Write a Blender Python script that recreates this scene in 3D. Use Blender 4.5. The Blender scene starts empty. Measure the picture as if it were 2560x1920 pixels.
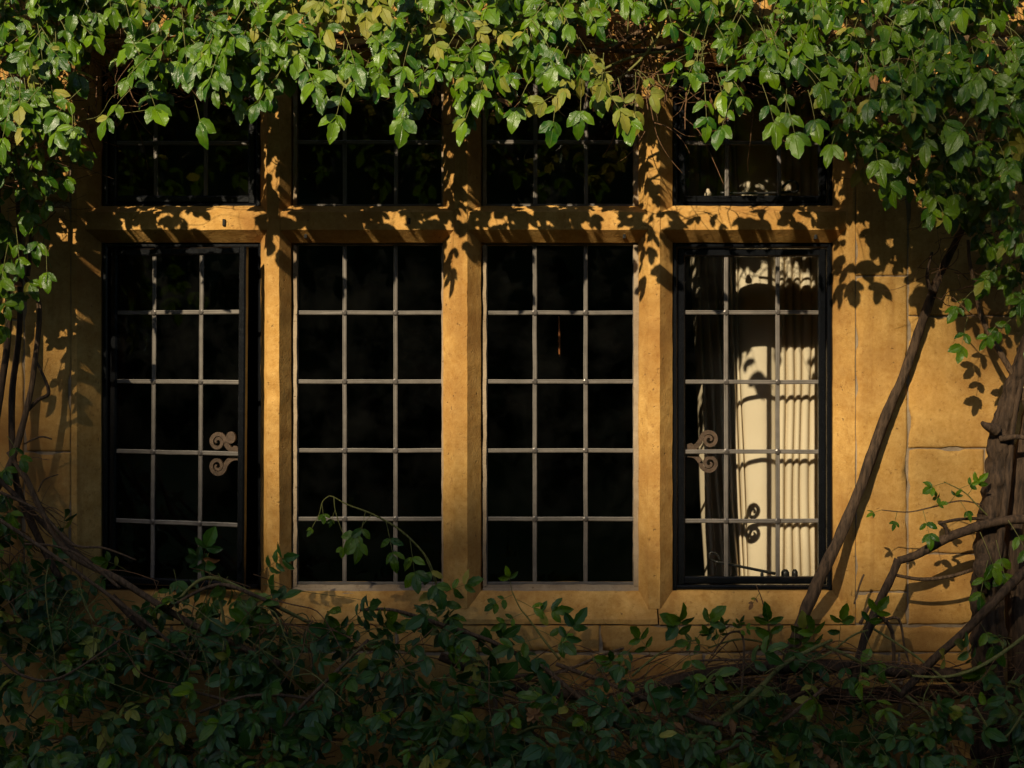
import bpy, math, random
import numpy as np
from mathutils import Vector, Matrix, noise as mn

random.seed(7)
scene = bpy.context.scene
col = scene.collection
K = 0.0011          # metres per photograph pixel on the wall plane (y = 0)
D = 3.911           # camera distance to the wall plane
CZ = 1.6            # camera height
R = math.radians

# ------------------------------------------------------------------ camera
cam_d = bpy.data.cameras.new("camera")
cam_d.lens = 50
cam_d.sensor_width = 36
cam_d.clip_start = 0.05
cam_d.clip_end = 500
cam = bpy.data.objects.new("camera", cam_d)
cam.location = (0, -D, CZ)
cam.rotation_euler = (R(90), 0, 0)
col.objects.link(cam)
scene.camera = cam

# ------------------------------------------------------------------ sky, sun, exposure
AZ, EL = R(27), R(30.2)
S = Vector((-math.sin(AZ) * math.cos(EL), -math.cos(AZ) * math.cos(EL), math.sin(EL)))   # towards the sun
world = bpy.data.worlds.new("World")
scene.world = world
world.use_nodes = True
wn = world.node_tree
bg = wn.nodes["Background"]
sky = wn.nodes.new("ShaderNodeTexSky")
sky.sky_type = 'NISHITA'
sky.sun_disc = False
sky.sun_elevation = EL
sky.sun_rotation = math.atan2(S.x, S.y) % (2 * math.pi)
wn.links.new(sky.outputs[0], bg.inputs[0])
bg.inputs[1].default_value = 0.085
sun_d = bpy.data.lights.new("sun", 'SUN')
sun_d.energy = 5.0
sun_d.angle = R(0.53)
sun_d.color = (1.0, 0.85, 0.59)
sun = bpy.data.objects.new("sun", sun_d)
sun.rotation_euler = (-S).to_track_quat('-Z', 'Y').to_euler()
sun.location = (-6, -12, 9)
col.objects.link(sun)
vs = scene.view_settings
vs.view_transform = 'Standard'
vs.look = 'None'
vs.exposure = 0.42
vs.gamma = 1.0
vs.use_curve_mapping = False
scene.cycles.max_bounces = 7
scene.cycles.transparent_max_bounces = 12
scene.cycles.caustics_reflective = False
scene.cycles.caustics_refractive = False

# ------------------------------------------------------------------ helpers
def P(px, py, y=0.0):
    """point at depth y seen at photograph pixel (px, py)"""
    s = (D + y) / D
    return Vector(((px - 1280) * K * s, y, CZ + (960 - py) * K * s))

def link(o, parent=None):
    col.objects.link(o)
    if parent is not None:
        o.parent = parent
        o.location = o.location - parent.location
    return o

def mk(name, verts, faces, mat, parent=None, smooth=False, kind=None, label=None):
    me = bpy.data.meshes.new(name)
    me.from_pydata([tuple(v) for v in verts], [], faces)
    if isinstance(mat, (list, tuple)):
        for m in mat: me.materials.append(m)
    else:
        me.materials.append(mat)
    if smooth:
        me.polygons.foreach_set("use_smooth", [True] * len(me.polygons))
    me.update()
    o = bpy.data.objects.new(name, me)
    if kind: o["kind"] = kind
    if label: o["label"] = label
    return link(o, parent)

def thing(name, label, cat, loc, group=None):
    o = bpy.data.objects.new(name, None)
    o.empty_display_size = 0.05
    o.location = loc
    o["label"] = label
    o["category"] = cat
    o["kind"] = "thing"
    if group: o["group"] = group
    col.objects.link(o)
    return o

def nz(v, s, seed=0.0):
    return mn.noise(Vector((v[0] * s + seed, v[1] * s + seed * 1.7, v[2] * s - seed)))

def prism(name, prof, a0, a1, axis, mat, parent, seg=1, amp=0.0, fs=18.0, xf=None, smooth=False, seed=0.0, edge=0.0):
    """extrude a closed 2-D profile. axis 'z': prof=(x,y); axis 'x': prof=(z,y)"""
    V, F = [], []
    n = len(prof)
    for i in range(seg + 1):
        t = a0 + (a1 - a0) * i / seg
        for (p, q) in prof:
            v = Vector((p, q, t)) if axis == 'z' else Vector((t, q, p))
            if amp:
                v = v + amp * Vector((nz(v, fs, seed), nz(v, fs, seed + 31), nz(v, fs, seed + 57)))
            if edge:
                c = nz(v, 55, seed + 5)
                if c > 0.25: v.y += edge * (c - 0.25) * 2
            V.append(xf @ v if xf is not None else v)
    for i in range(seg):
        for j in range(n):
            a = i * n + j; b = i * n + (j + 1) % n
            F.append((a, b, b + n, a + n))
    F.append(tuple(range(n)))
    F.append(tuple(range(seg * n + n - 1, seg * n - 1, -1)))
    o = mk(name, V, F, mat, parent, seg > 1)
    if seg > 1:
        me = o.data
        ev = np.empty(len(me.edges) * 2, dtype=np.int32); me.edges.foreach_get("vertices", ev); ev = ev.reshape(-1, 2)
        a, b = ev.min(1), ev.max(1)
        sharp = ((b - a) == n) | ((a // n == b // n) & ((a // n == 0) | (a // n == seg)))
        at = me.attributes.new("sharp_edge", 'BOOLEAN', 'EDGE'); at.data.foreach_set("value", sharp)
    return o

def box(name, x0, x1, y0, y1, z0, z1, mat, parent=None, xf=None, kind=None, bev=0.0):
    if bev:
        b = bev
        prof = [(x0, y1), (x0, y0 + b), (x0 + b, y0), (x1 - b, y0), (x1, y0 + b), (x1, y1)]
        return prism(name, prof, z0, z1, 'z', mat, parent, xf=xf)
    V = [Vector((x, y, z)) for z in (z0, z1) for y in (y0, y1) for x in (x0, x1)]
    if xf is not None: V = [xf @ v for v in V]
    F = [(0, 1, 5, 4), (1, 3, 7, 5), (3, 2, 6, 7), (2, 0, 4, 6), (4, 5, 7, 6), (0, 2, 3, 1)]
    return mk(name, V, F, mat, parent, kind=kind)

def smooth_path(pts, sub=5):
    pts = [Vector(p) for p in pts]
    if len(pts) < 3 or sub < 2:
        return pts
    out = []
    for i in range(len(pts) - 1):
        p0 = pts[max(i - 1, 0)]; p1 = pts[i]; p2 = pts[i + 1]; p3 = pts[min(i + 2, len(pts) - 1)]
        for k in range(sub):
            t = k / sub
            out.append(0.5 * ((2 * p1) + (p2 - p0) * t + (2 * p0 - 5 * p1 + 4 * p2 - p3) * t * t + (3 * p1 - p0 - 3 * p2 + p3) * t ** 3))
    out.append(pts[-1])
    return out

def tube_vf(path, radii, sides, base=0, rough=0.0, ridge=0.0, seed=0.0):
    V, F = [], []
    n = len(path)
    up = Vector((0.3, -1, 0.2)).normalized()
    for i, p in enumerate(path):
        d = (path[min(i + 1, n - 1)] - path[max(i - 1, 0)])
        d = d.normalized() if d.length > 1e-9 else Vector((0, 0, 1))
        a = d.cross(up)
        a = a.normalized() if a.length > 1e-6 else d.orthogonal().normalized()
        b = d.cross(a)
        r = radii[i] if hasattr(radii, '__len__') else radii
        for j in range(sides):
            th = 2 * math.pi * j / sides
            q = a * math.cos(th) + b * math.sin(th)
            rr = r
            if rough: rr *= 1 + rough * nz(p + q * r, 22, seed) + rough * 0.6 * nz(p + q * r, 60, seed + 9)
            if ridge: rr *= 1 + ridge * math.sin(th * 7 + i * 0.10 + 2.5 * nz(p, 4, seed)) * (0.6 + 0.8 * nz(p + q * r, 9, seed + 3))
            V.append(p + q * rr)
    for i in range(n - 1):
        for j in range(sides):
            a = base + i * sides + j; b = base + i * sides + (j + 1) % sides
            F.append((a, b, b + sides, a + sides))
    F.append(tuple(base + j for j in range(sides - 1, -1, -1)))
    F.append(tuple(base + (n - 1) * sides + j for j in range(sides)))
    return V, F

def lerp_list(vals, n):
    xs = np.linspace(0, 1, len(vals))
    return list(np.interp(np.linspace(0, 1, n), xs, vals))

def tube(name, pts, radii, mat, parent, sides=8, sub=6, rough=0.0, ridge=0.0, seed=0.0, kind=None):
    path = smooth_path(pts, sub)
    rr = lerp_list(radii if hasattr(radii, '__len__') else [radii, radii], len(path))
    V, F = tube_vf(path, rr, sides, 0, rough, ridge, seed)
    return mk(name, V, F, mat, parent, smooth=True, kind=kind)

# ------------------------------------------------------------------ materials
class NT:
    def __init__(self, name):
        self.m = bpy.data.materials.new(name)
        self.m.use_nodes = True
        self.t = self.m.node_tree
        self.t.nodes.clear()
        self.out = self.t.nodes.new("ShaderNodeOutputMaterial")
    def n(self, typ, ins=None, **props):
        nd = self.t.nodes.new("ShaderNode" + typ)
        for k, v in props.items(): setattr(nd, k, v)
        for k, v in (ins or {}).items():
            s = nd.inputs[k]
            if isinstance(v, bpy.types.NodeSocket): self.t.links.new(v, s)
            else: s.default_value = v
        return nd
    def math(self, op, a, b=0.0, clamp=False):
        return self.n("Math", {0: a, 1: b}, operation=op, use_clamp=clamp).outputs[0]
    def ramp(self, fac, stops, interp='LINEAR'):
        nd = self.n("ValToRGB", {0: fac})
        cr = nd.color_ramp
        cr.interpolation = interp
        while len(cr.elements) < len(stops): cr.elements.new(0.5)
        for e, (p, c) in zip(cr.elements, stops):
            e.position = p
            e.color = (*c, 1) if len(c) == 3 else c
        return nd.outputs[0]
    def mix(self, fac, a, b, blend='MIX'):
        nd = self.n("Mix", {0: fac}, data_type='RGBA', blend_type=blend)
        for idx, v in ((6, a), (7, b)):
            if isinstance(v, bpy.types.NodeSocket): self.t.links.new(v, nd.inputs[idx])
            else: nd.inputs[idx].default_value = (*v, 1) if len(v) == 3 else v
        return nd.outputs[2]
    def noise(self, vec, scale, detail=4, rough=0.55):
        return self.n("TexNoise", {"Vector": vec, "Scale": scale, "Detail": detail, "Roughness": rough}).outputs[0]
    def bump(self, h, strength, dist, normal=None):
        ins = {"Height": h, "Strength": strength, "Distance": dist}
        if normal is not None: ins["Normal"] = normal
        return self.n("Bump", ins).outputs[0]
    def pbsdf(self, **ins):
        return self.n("BsdfPrincipled", {k.replace("_", " "): v for k, v in ins.items()})
    def end(self, shader):
        self.t.links.new(shader, self.out.inputs[0])
        return self.m

def stone_mat(name, base_lo, base_hi, stain, rough_b=0.35):
    g = NT(name)
    pos = g.n("NewGeometry").outputs["Position"]
    rnd = g.n("ObjectInfo").outputs["Random"]
    big = g.noise(pos, 3.2, 5, 0.6)
    mid = g.noise(pos, 21, 5, 0.62)
    # horizontal bedding streaks
    mp = g.n("Mapping", {"Vector": pos, "Scale": (7, 7, 30)}).outputs[0]
    bed = g.noise(mp, 1.0, 4, 0.6)
    fine = g.noise(pos, 260, 3, 0.6)
    f = g.math('ADD', g.math('MULTIPLY', mid, 0.5), g.math('ADD', g.math('MULTIPLY', bed, 0.15), g.math('MULTIPLY', g.noise(pos, 90, 4, 0.65), 0.35)))
    c = g.mix(g.ramp(f, [(0.36, (0, 0, 0)), (0.64, (1, 1, 1))]), base_lo, base_hi)
    c = g.mix(g.math('MULTIPLY', g.ramp(big, [(0.44, (0, 0, 0)), (0.66, (1, 1, 1))]), 0.8), c, stain)
    # rain streaks running down the faces
    stv = g.n("Mapping", {"Vector": pos, "Scale": (26, 26, 1.3)}).outputs[0]
    c = g.mix(g.math('MULTIPLY', g.ramp(g.noise(stv, 1.0, 3, 0.6), [(0.56, (0, 0, 0)), (0.74, (1, 1, 1))]), 0.45), c, stain)
    sp2 = g.noise(pos, 46, 6, 0.75)
    c = g.mix(g.math('MULTIPLY', g.ramp(sp2, [(0.56, (0, 0, 0)), (0.66, (1, 1, 1))]), 0.5), c, stain)
    c = g.mix(g.math('MULTIPLY', g.ramp(fine, [(0.58, (0, 0, 0)), (0.72, (1, 1, 1))]), 0.35), c, stain)
    pit = g.noise(pos, 75, 2, 0.5)
    pits = g.ramp(pit, [(0.68, (0, 0, 0)), (0.76, (1, 1, 1))])
    c = g.mix(g.math('MULTIPLY', pits, 0.5), c, (0.12, 0.07, 0.035))
    tint = g.n("MapRange", {0: rnd, 3: 0.90, 4: 1.06}).outputs[0]
    c = g.n("VectorMath", {0: c, 3: tint}, operation='SCALE').outputs[0]
    h = g.math('ADD', g.math('MULTIPLY', fine, 0.5), g.math('MULTIPLY', mid, 1.3))
    h = g.math('SUBTRACT', h, g.math('MULTIPLY', pits, 0.8))
    b = g.bump(h, 0.75, 0.0028)
    return g.end(g.pbsdf(Base_Color=c, Roughness=0.9, Specular_IOR_Level=0.2, Normal=b).outputs[0])

M = {}
M['stone'] = stone_mat('golden_limestone', (0.42, 0.215, 0.048), (0.62, 0.372, 0.118), (0.25, 0.108, 0.026))
M['mortar'] = stone_mat('lime_mortar', (0.27, 0.20, 0.13), (0.36, 0.28, 0.19), (0.17, 0.115, 0.07))

def simple(name, color, rough, spec=0.5, metal=0.0, nscale=40, namp=0.25, bump=0.3, bdist=0.001, dark=None):
    g = NT(name)
    pos = g.n("NewGeometry").outputs["Position"]
    rnd = g.n("ObjectInfo").outputs["Random"]
    nn = g.noise(pos, nscale, 5, 0.6)
    dk = dark or tuple(c * (1 - namp) for c in color)
    c = g.mix(g.ramp(nn, [(0.35, (0, 0, 0)), (0.65, (1, 1, 1))]), dk, color)
    fine = g.noise(pos, nscale * 6, 3, 0.6)
    r = g.n("MapRange", {0: fine, 3: max(rough - 0.12, 0.03), 4: rough + 0.12}).outputs[0]
    b = g.bump(g.math('ADD', nn, g.math('MULTIPLY', fine, 0.4)), bump, bdist)
    return g.end(g.pbsdf(Base_Color=c, Roughness=r, Specular_IOR_Level=spec, Metallic=metal, Normal=b).outputs[0])

M['paint'] = simple('black_gloss_paint', (0.004, 0.0045, 0.006), 0.24, 0.45, nscale=60, bump=0.5, bdist=0.0012)
M['lead'] = simple('lead_came', (0.145, 0.126, 0.108), 0.5, 0.5, metal=0.2, nscale=30, namp=0.3, bump=0.25, bdist=0.001)
M['solder'] = simple('solder', (0.11, 0.095, 0.085), 0.36, 0.6, metal=0.5, nscale=60, bump=0.4, bdist=0.001)
M['rust'] = simple('rusty_iron', (0.15, 0.098, 0.07), 0.45, 0.5, metal=0.3, nscale=70, namp=0.5, bump=0.5, bdist=0.001)
M['iron'] = simple('black_iron', (0.02, 0.02, 0.02), 0.4, 0.5, nscale=60)
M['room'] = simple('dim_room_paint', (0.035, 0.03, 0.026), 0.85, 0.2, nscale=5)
M['amber'] = simple('amber_wood', (0.26, 0.085, 0.02), 0.5, 0.5, nscale=40)  # colour of the orange glow behind the glass
M['soil'] = simple('dark_soil', (0.05, 0.035, 0.022), 0.95, 0.1, nscale=20, bump=0.8, bdist=0.02)
M['lawn'] = simple('lawn_grass', (0.055, 0.09, 0.022), 0.9, 0.1, nscale=3, namp=0.4)
M['foliage'] = simple('tree_foliage', (0.035, 0.065, 0.018), 0.7, 0.2, nscale=2, namp=0.4)
M['brass'] = simple('pale_knob', (0.6, 0.5, 0.36), 0.3, 0.5, nscale=60)

def bark(name, c1, c2, scale=30):
    g = NT(name)
    tc = g.n("NewGeometry").outputs["Position"]
    mp = g.n("Mapping", {"Vector": tc, "Scale": (1, 1, 0.18)}).outputs[0]
    a = g.noise(mp, scale * 3, 6, 0.65)
    b = g.noise(tc, 9, 4)
    c = g.mix(g.ramp(a, [(0.36, (0, 0, 0)), (0.62, (1, 1, 1))]), c1, c2)
    c = g.mix(g.math('MULTIPLY', g.ramp(b, [(0.45, (0, 0, 0)), (0.7, (1, 1, 1))]), 0.5), c, tuple(x * 0.6 for x in c2))
    bp = g.bump(a, 1.0, 0.009)
    return g.end(g.pbsdf(Base_Color=c, Roughness=0.85, Specular_IOR_Level=0.25, Normal=bp).outputs[0])
M['bark'] = bark('rose_bark', (0.018, 0.012, 0.008), (0.095, 0.058, 0.034))
M['cane'] = bark('brown_cane', (0.06, 0.036, 0.02), (0.17, 0.105, 0.058), 50)
M['twig'] = bark('thin_brown_twig', (0.09, 0.045, 0.022), (0.24, 0.13, 0.062), 60)
M['green_stem'] = bark('green_cane', (0.11, 0.12, 0.03), (0.22, 0.21, 0.065), 40)

def leaf_mat(name, dark, light, rib, rough, transl):
    g = NT(name)
    uv = g.n("UVMap", uv_map="uv").outputs[0]
    sp = g.n("SeparateXYZ", {0: uv})
    u = g.math('ABSOLUTE', g.math('SUBTRACT', sp.outputs[0], 0.5))     # 0 at the midrib .. 0.5 at the edge
    v = sp.outputs[1]
    at = g.n("Attribute", attribute_name="rnd").outputs["Fac"]
    rnd = g.math('FRACT', g.math('ADD', g.n("ObjectInfo").outputs["Random"], at))
    vein = g.math('SINE', g.math('MULTIPLY', g.math('SUBTRACT', v, g.math('MULTIPLY', u, 0.55)), 95.0))
    pos = g.n("NewGeometry").outputs["Position"]
    blot = g.noise(pos, 42, 3, 0.55)
    c = g.mix(rnd, dark, light)
    c = g.mix(g.math('MULTIPLY', g.ramp(blot, [(0.45, (0, 0, 0)), (0.75, (1, 1, 1))]), 0.45), c, light)
    midrib = g.ramp(u, [(0.0, (1, 1, 1)), (0.035, (0, 0, 0))])
    c = g.mix(g.math('MULTIPLY', midrib, 0.6), c, rib)
    spot = g.ramp(g.noise(pos, 140, 2, 0.5), [(0.72, (0, 0, 0)), (0.78, (1, 1, 1))])
    c = g.mix(g.math('MULTIPLY', spot, g.math('MULTIPLY', g.math('GREATER_THAN', rnd, 0.6), 0.7)), c, (0.11, 0.05, 0.015))
    h = g.math('ADD', g.math('MULTIPLY', vein, 0.10), g.math('ADD', g.math('MULTIPLY', blot, 1.3), g.math('MULTIPLY', g.noise(pos, 120, 2, 0.5), 0.16)))
    h = g.math('SUBTRACT', h, g.math('MULTIPLY', midrib, 0.8))
    bp = g.bump(h, 0.75, 0.0022)
    rr = g.n("MapRange", {0: blot, 3: rough - 0.08, 4: rough + 0.14}).outputs[0]
    p = g.pbsdf(Base_Color=c, Roughness=rr, Specular_IOR_Level=0.42, Normal=bp)
    t = g.n("BsdfTranslucent", {"Color": g.mix(0.5, c, light)})
    mx = g.n("MixShader", {0: transl, 1: p.outputs[0], 2: t.outputs[0]})
    return g.end(mx.outputs[0])
M['leaf'] = leaf_mat('rose_leaf', (0.011, 0.060, 0.003), (0.110, 0.200, 0.003), (0.14, 0.21, 0.03), 0.26, 0.17)
M['leaf_yellow'] = leaf_mat('yellowing_rose_leaf', (0.15, 0.20, 0.022), (0.30, 0.27, 0.035), (0.32, 0.25, 0.08), 0.45, 0.25)
M['leaf_brown'] = leaf_mat('withered_rose_leaf', (0.16, 0.075, 0.028), (0.36, 0.18, 0.06), (0.3, 0.2, 0.1), 0.7, 0.15)
M['leaf_old'] = leaf_mat('old_rose_leaf', (0.010, 0.048, 0.009), (0.042, 0.112, 0.013), (0.10, 0.16, 0.04), 0.30, 0.12)  # shade put into the colour: darker, bluer leaf for the lower bushes
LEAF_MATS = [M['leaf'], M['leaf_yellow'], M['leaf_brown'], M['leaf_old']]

def glass_mat():
    g = NT('old_window_glass')
    pos = g.n("NewGeometry").outputs["Position"]
    wob = g.noise(pos, 7, 2, 0.4)
    bp = g.bump(wob, 0.06, 0.02)
    fr = g.n("Fresnel", {"IOR": 1.48, "Normal": bp})
    gl = g.n("BsdfGlossy", {"Color": (1, 1, 1, 1), "Roughness": 0.015, "Normal": bp})
    tr = g.n("BsdfTransparent", {"Color": (0.985, 0.985, 0.975, 1)})
    m1 = g.n("MixShader", {0: fr.outputs[0], 1: tr.outputs[0], 2: gl.outputs[0]})
    # specks of dust and dried rain
    sp = g.ramp(g.noise(pos, 210, 1, 0.4), [(0.785, (0, 0, 0)), (0.80, (1, 1, 1))])
    haze = g.math('MULTIPLY', g.ramp(g.noise(pos, 9, 5, 0.65), [(0.42, (0, 0, 0)), (0.75, (1, 1, 1))]), 0.0035)
    df = g.n("BsdfDiffuse", {"Color": (0.5, 0.5, 0.46, 1)})
    m2 = g.n("MixShader", {0: haze, 1: m1.outputs[0], 2: df.outputs[0]})
    return g.end(m2.outputs[0])
M['glass'] = glass_mat()

def curtain_mat():
    g = NT('cream_curtain_linen')
    pos = g.n("NewGeometry").outputs["Position"]
    w = g.noise(pos, 300, 2, 0.5)
    b = g.bump(w, 0.2, 0.0006)
    c = g.mix(g.noise(pos, 6, 3), (0.78, 0.67, 0.49), (0.86, 0.77, 0.60))
    p = g.pbsdf(Base_Color=c, Roughness=0.9, Specular_IOR_Level=0.1, Normal=b)
    t = g.n("BsdfTranslucent", {"Color": (0.8, 0.66, 0.42, 1)})
    return g.end(g.n("MixShader", {0: 0.30, 1: p.outputs[0], 2: t.outputs[0]}).outputs[0])
M['curtain'] = curtain_mat()

# ------------------------------------------------------------------ ground and surroundings
g_ = mk("ground", [(-120, -160, 0), (120, -160, 0), (120, 60, 0), (-120, 60, 0)], [(0, 1, 2, 3)], M['lawn'])
g_["kind"] = "structure"
bed = mk("flower_bed", [(-6, -1.3, .02), (6, -1.3, .02), (6, -.0, .05), (-6, -.0, .05)], [(0, 1, 2, 3)], M['soil'])
bed["kind"] = "structure"

def cards(n, sampler, size, seed):
    rng = np.random.default_rng(seed)
    pts = sampler(n, rng)
    n = len(pts)
    a = rng.normal(size=(n, 3)); a /= np.linalg.norm(a, axis=1)[:, None]
    b = rng.normal(size=(n, 3)); b -= a * (a * b).sum(1)[:, None]; b /= np.linalg.norm(b, axis=1)[:, None]
    sz = (size * rng.uniform(0.6, 1.4, n))[:, None] * 0.5
    V = np.empty((n, 4, 3))
    V[:, 0] = pts - a * sz; V[:, 1] = pts + b * sz * 0.55; V[:, 2] = pts + a * sz; V[:, 3] = pts - b * sz * 0.55
    F = np.arange(n * 4).reshape(n, 4)
    return V.reshape(-1, 3).tolist(), F.tolist()

# tall tree on the lawn opposite the house: its crown keeps the sun off the lower wall
RT = 30.0
sh = Vector((S.x, S.y, 0)).normalized()
sp_ = Vector((sh.y * -1, sh.x, 0))            # across the sun's path
if sp_.x < 0: sp_ = -sp_
tree_base = Vector((sh.x * RT, sh.y * RT, 0))
H0 = RT * math.tan(EL)
tree = thing("garden_tree", "tall broad leafy tree on the lawn opposite the house", "tree", tree_base)
def crown_top(u):
    # height on the wall (m) where the shade sets in, by cross position u
    return 1.55 + 0.13 * np.clip((u - 0.45) / 0.3, 0, 1) + 0.05 * np.exp(-((u + 0.1) / 0.25) ** 2) - 0.24 * np.exp(-((u + 0.58) / 0.22) ** 2) + 0.08 * np.clip((-0.86 - u) / 0.3, 0, 1)  - 0.05 * (np.abs(u) > 3) * (np.abs(u) - 3) ** 2
def crown_sampler(n, rng):
    u = rng.uniform(-4.5, 4.5, n)
    w = rng.uniform(-3.2, 3.2, n)
    q = rng.random(n) ** 0.36 * 1.15             # metres below the crown's top, thicker downwards
    h = H0 + crown_top(u) - q + w * math.tan(EL)
    base = np.array(tree_base); sp = np.array(sp_); s0 = np.array(sh)
    p = base[None] + u[:, None] * sp + w[:, None] * s0
    p[:, 2] = h
    return p
def crown_low(n, rng):
    a = rng.normal(size=(n, 3)); a /= np.linalg.norm(a, axis=1)[:, None]
    r = rng.random(n) ** 0.4
    p = np.array(tree_base)[None] + a * r[:, None] * np.array([6.0, 6.0, 4.5])
    p[:, 2] += H0 - 4.9
    # keep the upper side of the crown below the rays that reach the sunlit wall
    w = (p - np.array(tree_base)) @ np.array([sh.x, sh.y, 0]); u = (p - np.array(tree_base)) @ np.array([sp_.x, sp_.y, 0])
    lim = H0 + w * math.tan(EL) + crown_top(u) - 0.95
    return p[p[:, 2] < lim]
def crown_mid(n, rng):
    p = crown_sampler(n, rng)
    p[:, 2] -= rng.uniform(0.1, 3.6, n)
    return p
V1, F1 = cards(11500, crown_sampler, 0.13, 3)
V3, F3 = cards(19000, crown_mid, 0.24, 5)
F1 = F1 + [[i + len(V1) for i in f] for f in F3]; V1 = V1 + V3
def spray(n, rng):             # loose bough added on the crown to shade the right of the rose canopy
    u = 1.36 + rng.normal(size=n) * 0.26; w = rng.uniform(-2, 2, n)
    p = np.array(tree_base)[None] + u[:, None] * np.array(sp_) + w[:, None] * np.array(sh)
    p[:, 2] = H0 + 2.25 + rng.normal(size=n) * 0.22 + w * math.tan(EL)
    return p
V4, F4 = cards(330, spray, 0.13, 6)
def sprig_top(n, rng):         # a tuft added for the soft blob of shadow on the wall
    u = 1.10 + rng.normal(size=n) * 0.07
    p = np.array(tree_base)[None] + u[:, None] * np.array(sp_)
    p[:, 2] = H0 + 1.66 + rng.normal(size=n) * 0.06
    return p
V5, F5 = cards(55, sprig_top, 0.13, 7)
F4 = F4 + [[i + len(V4) for i in f] for f in F5]; V4 = V4 + V5
F1 = F1 + [[i + len(V1) for i in f] for f in F4]; V1 = V1 + V4
V2, F2 = cards(26000, crown_low, 0.34, 4)
n1 = len(V1)
mk("crown", V1 + V2, F1 + [[i + n1 for i in f] for f in F2], M['foliage'], tree, kind="stuff")
tube("trunk", [tree_base, tree_base + Vector((0.2, 0.1, 5)), tree_base + Vector((-0.1, 0.3, 10)), tree_base + Vector((0.1, 0, H0 - 1))],
     [0.5, 0.36, 0.27, 0.06], M['bark'], tree, sides=12)
for k in range(7):
    a = k * 0.9 + 0.3
    st = tree_base + Vector((0, 0.1, H0 - 8.5 + k * 0.6))
    tube("limb", [st, st + Vector((math.cos(a) * 1.6, math.sin(a) * 1.6, 1.2)), st + Vector((math.cos(a) * 3.6, math.sin(a) * 3.6, 1.9))],
         [0.14, 0.08, 0.03], M['bark'], tree, sides=7)

def belt_sampler(x0, x1, y0, y1, h0, h1):
    def f(n, rng):
        t = rng.random(n)
        p = np.empty((n, 3))
        p[:, 0] = x0 + (x1 - x0) * t + rng.normal(size=n) * 1.0
        p[:, 1] = y0 + (y1 - y0) * t + rng.normal(size=n) * 1.0
        top = h0 + (h1 - h0) * (0.5 + 0.5 * np.sin(t * 41 + 1.3 * np.sin(t * 17)))
        p[:, 2] = rng.random(n) * top
        return p
    return f
def belt(label_name, x0, x1, y0, y1, h0, h1, n, seed):  # unseen trees added to block sky light and darken reflections
    V, F = cards(n, belt_sampler(x0, x1, y0, y1, h0, h1), 0.75, seed)
    b0 = len(V)
    # dense heart of the belt
    W = []
    m = 40
    dx, dy = (x1 - x0), (y1 - y0)
    L = math.hypot(dx, dy); nx, ny = -dy / L, dx / L
    for i in range(m + 1):
        t = i / m
        tp = (h0 + (h1 - h0) * (0.5 + 0.5 * math.sin(t * 41 + 1.3 * math.sin(t * 17)))) * 0.86
        for s_, z in ((0.7, 0), (0.7, tp * 0.8), (0, tp), (-0.7, tp * 0.8), (-0.7, 0)):
            W.append((x0 + dx * t + nx * s_, y0 + dy * t + ny * s_, z))
    for i in range(m):
        for j in range(4):
            a = b0 + i * 5 + j
            F.append([a, a + 1, a + 6, a + 5])
    return mk(label_name, V + W, F, M['foliage'], kind="stuff", label="belt of dark trees closing the garden")
belt("tree_belt", -26, 28, -19, -17, 8.5, 10.5, 8000, 11)["category"] = "trees"
belt("tree_belt", -24, -13, -18, 6, 4.0, 5.5, 3500, 12)["category"] = "trees"
belt("tree_belt", 26, 13, -17, 6, 4.0, 5.5, 3500, 13)["category"] = "trees"
for i, o in enumerate([o for o in col.objects if o.name.startswith("tree_belt")]):
    o["label"] = ["dark belt of trees across the far side of the lawn", "dark belt of trees on the sunny side of the lawn", "tall dark belt of trees by the trunk side of the lawn"][i]

# ------------------------------------------------------------------ room behind the windows
def structure(o):
    o["kind"] = "structure"; return o
YB = 0.24
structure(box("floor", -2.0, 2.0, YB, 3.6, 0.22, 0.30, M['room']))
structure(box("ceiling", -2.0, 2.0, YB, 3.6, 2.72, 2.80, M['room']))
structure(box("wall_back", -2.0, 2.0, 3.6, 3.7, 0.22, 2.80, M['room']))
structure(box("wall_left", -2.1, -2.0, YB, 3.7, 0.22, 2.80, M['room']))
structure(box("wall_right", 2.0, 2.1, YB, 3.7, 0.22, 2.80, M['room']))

# ------------------------------------------------------------------ stone wall
def X(px, y=0.0): return P(px, 960, y).x
def Z(py, y=0.0): return P(1280, py, y).z
wall = thing("stone_wall", "golden limestone house wall of large smooth blocks around the window", "wall", (0, 0.1, 0))
OL, OR_, OT, OB = 178, 2138, 95, 1560     # edges of the window surround on the wall face (pixels)

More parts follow.
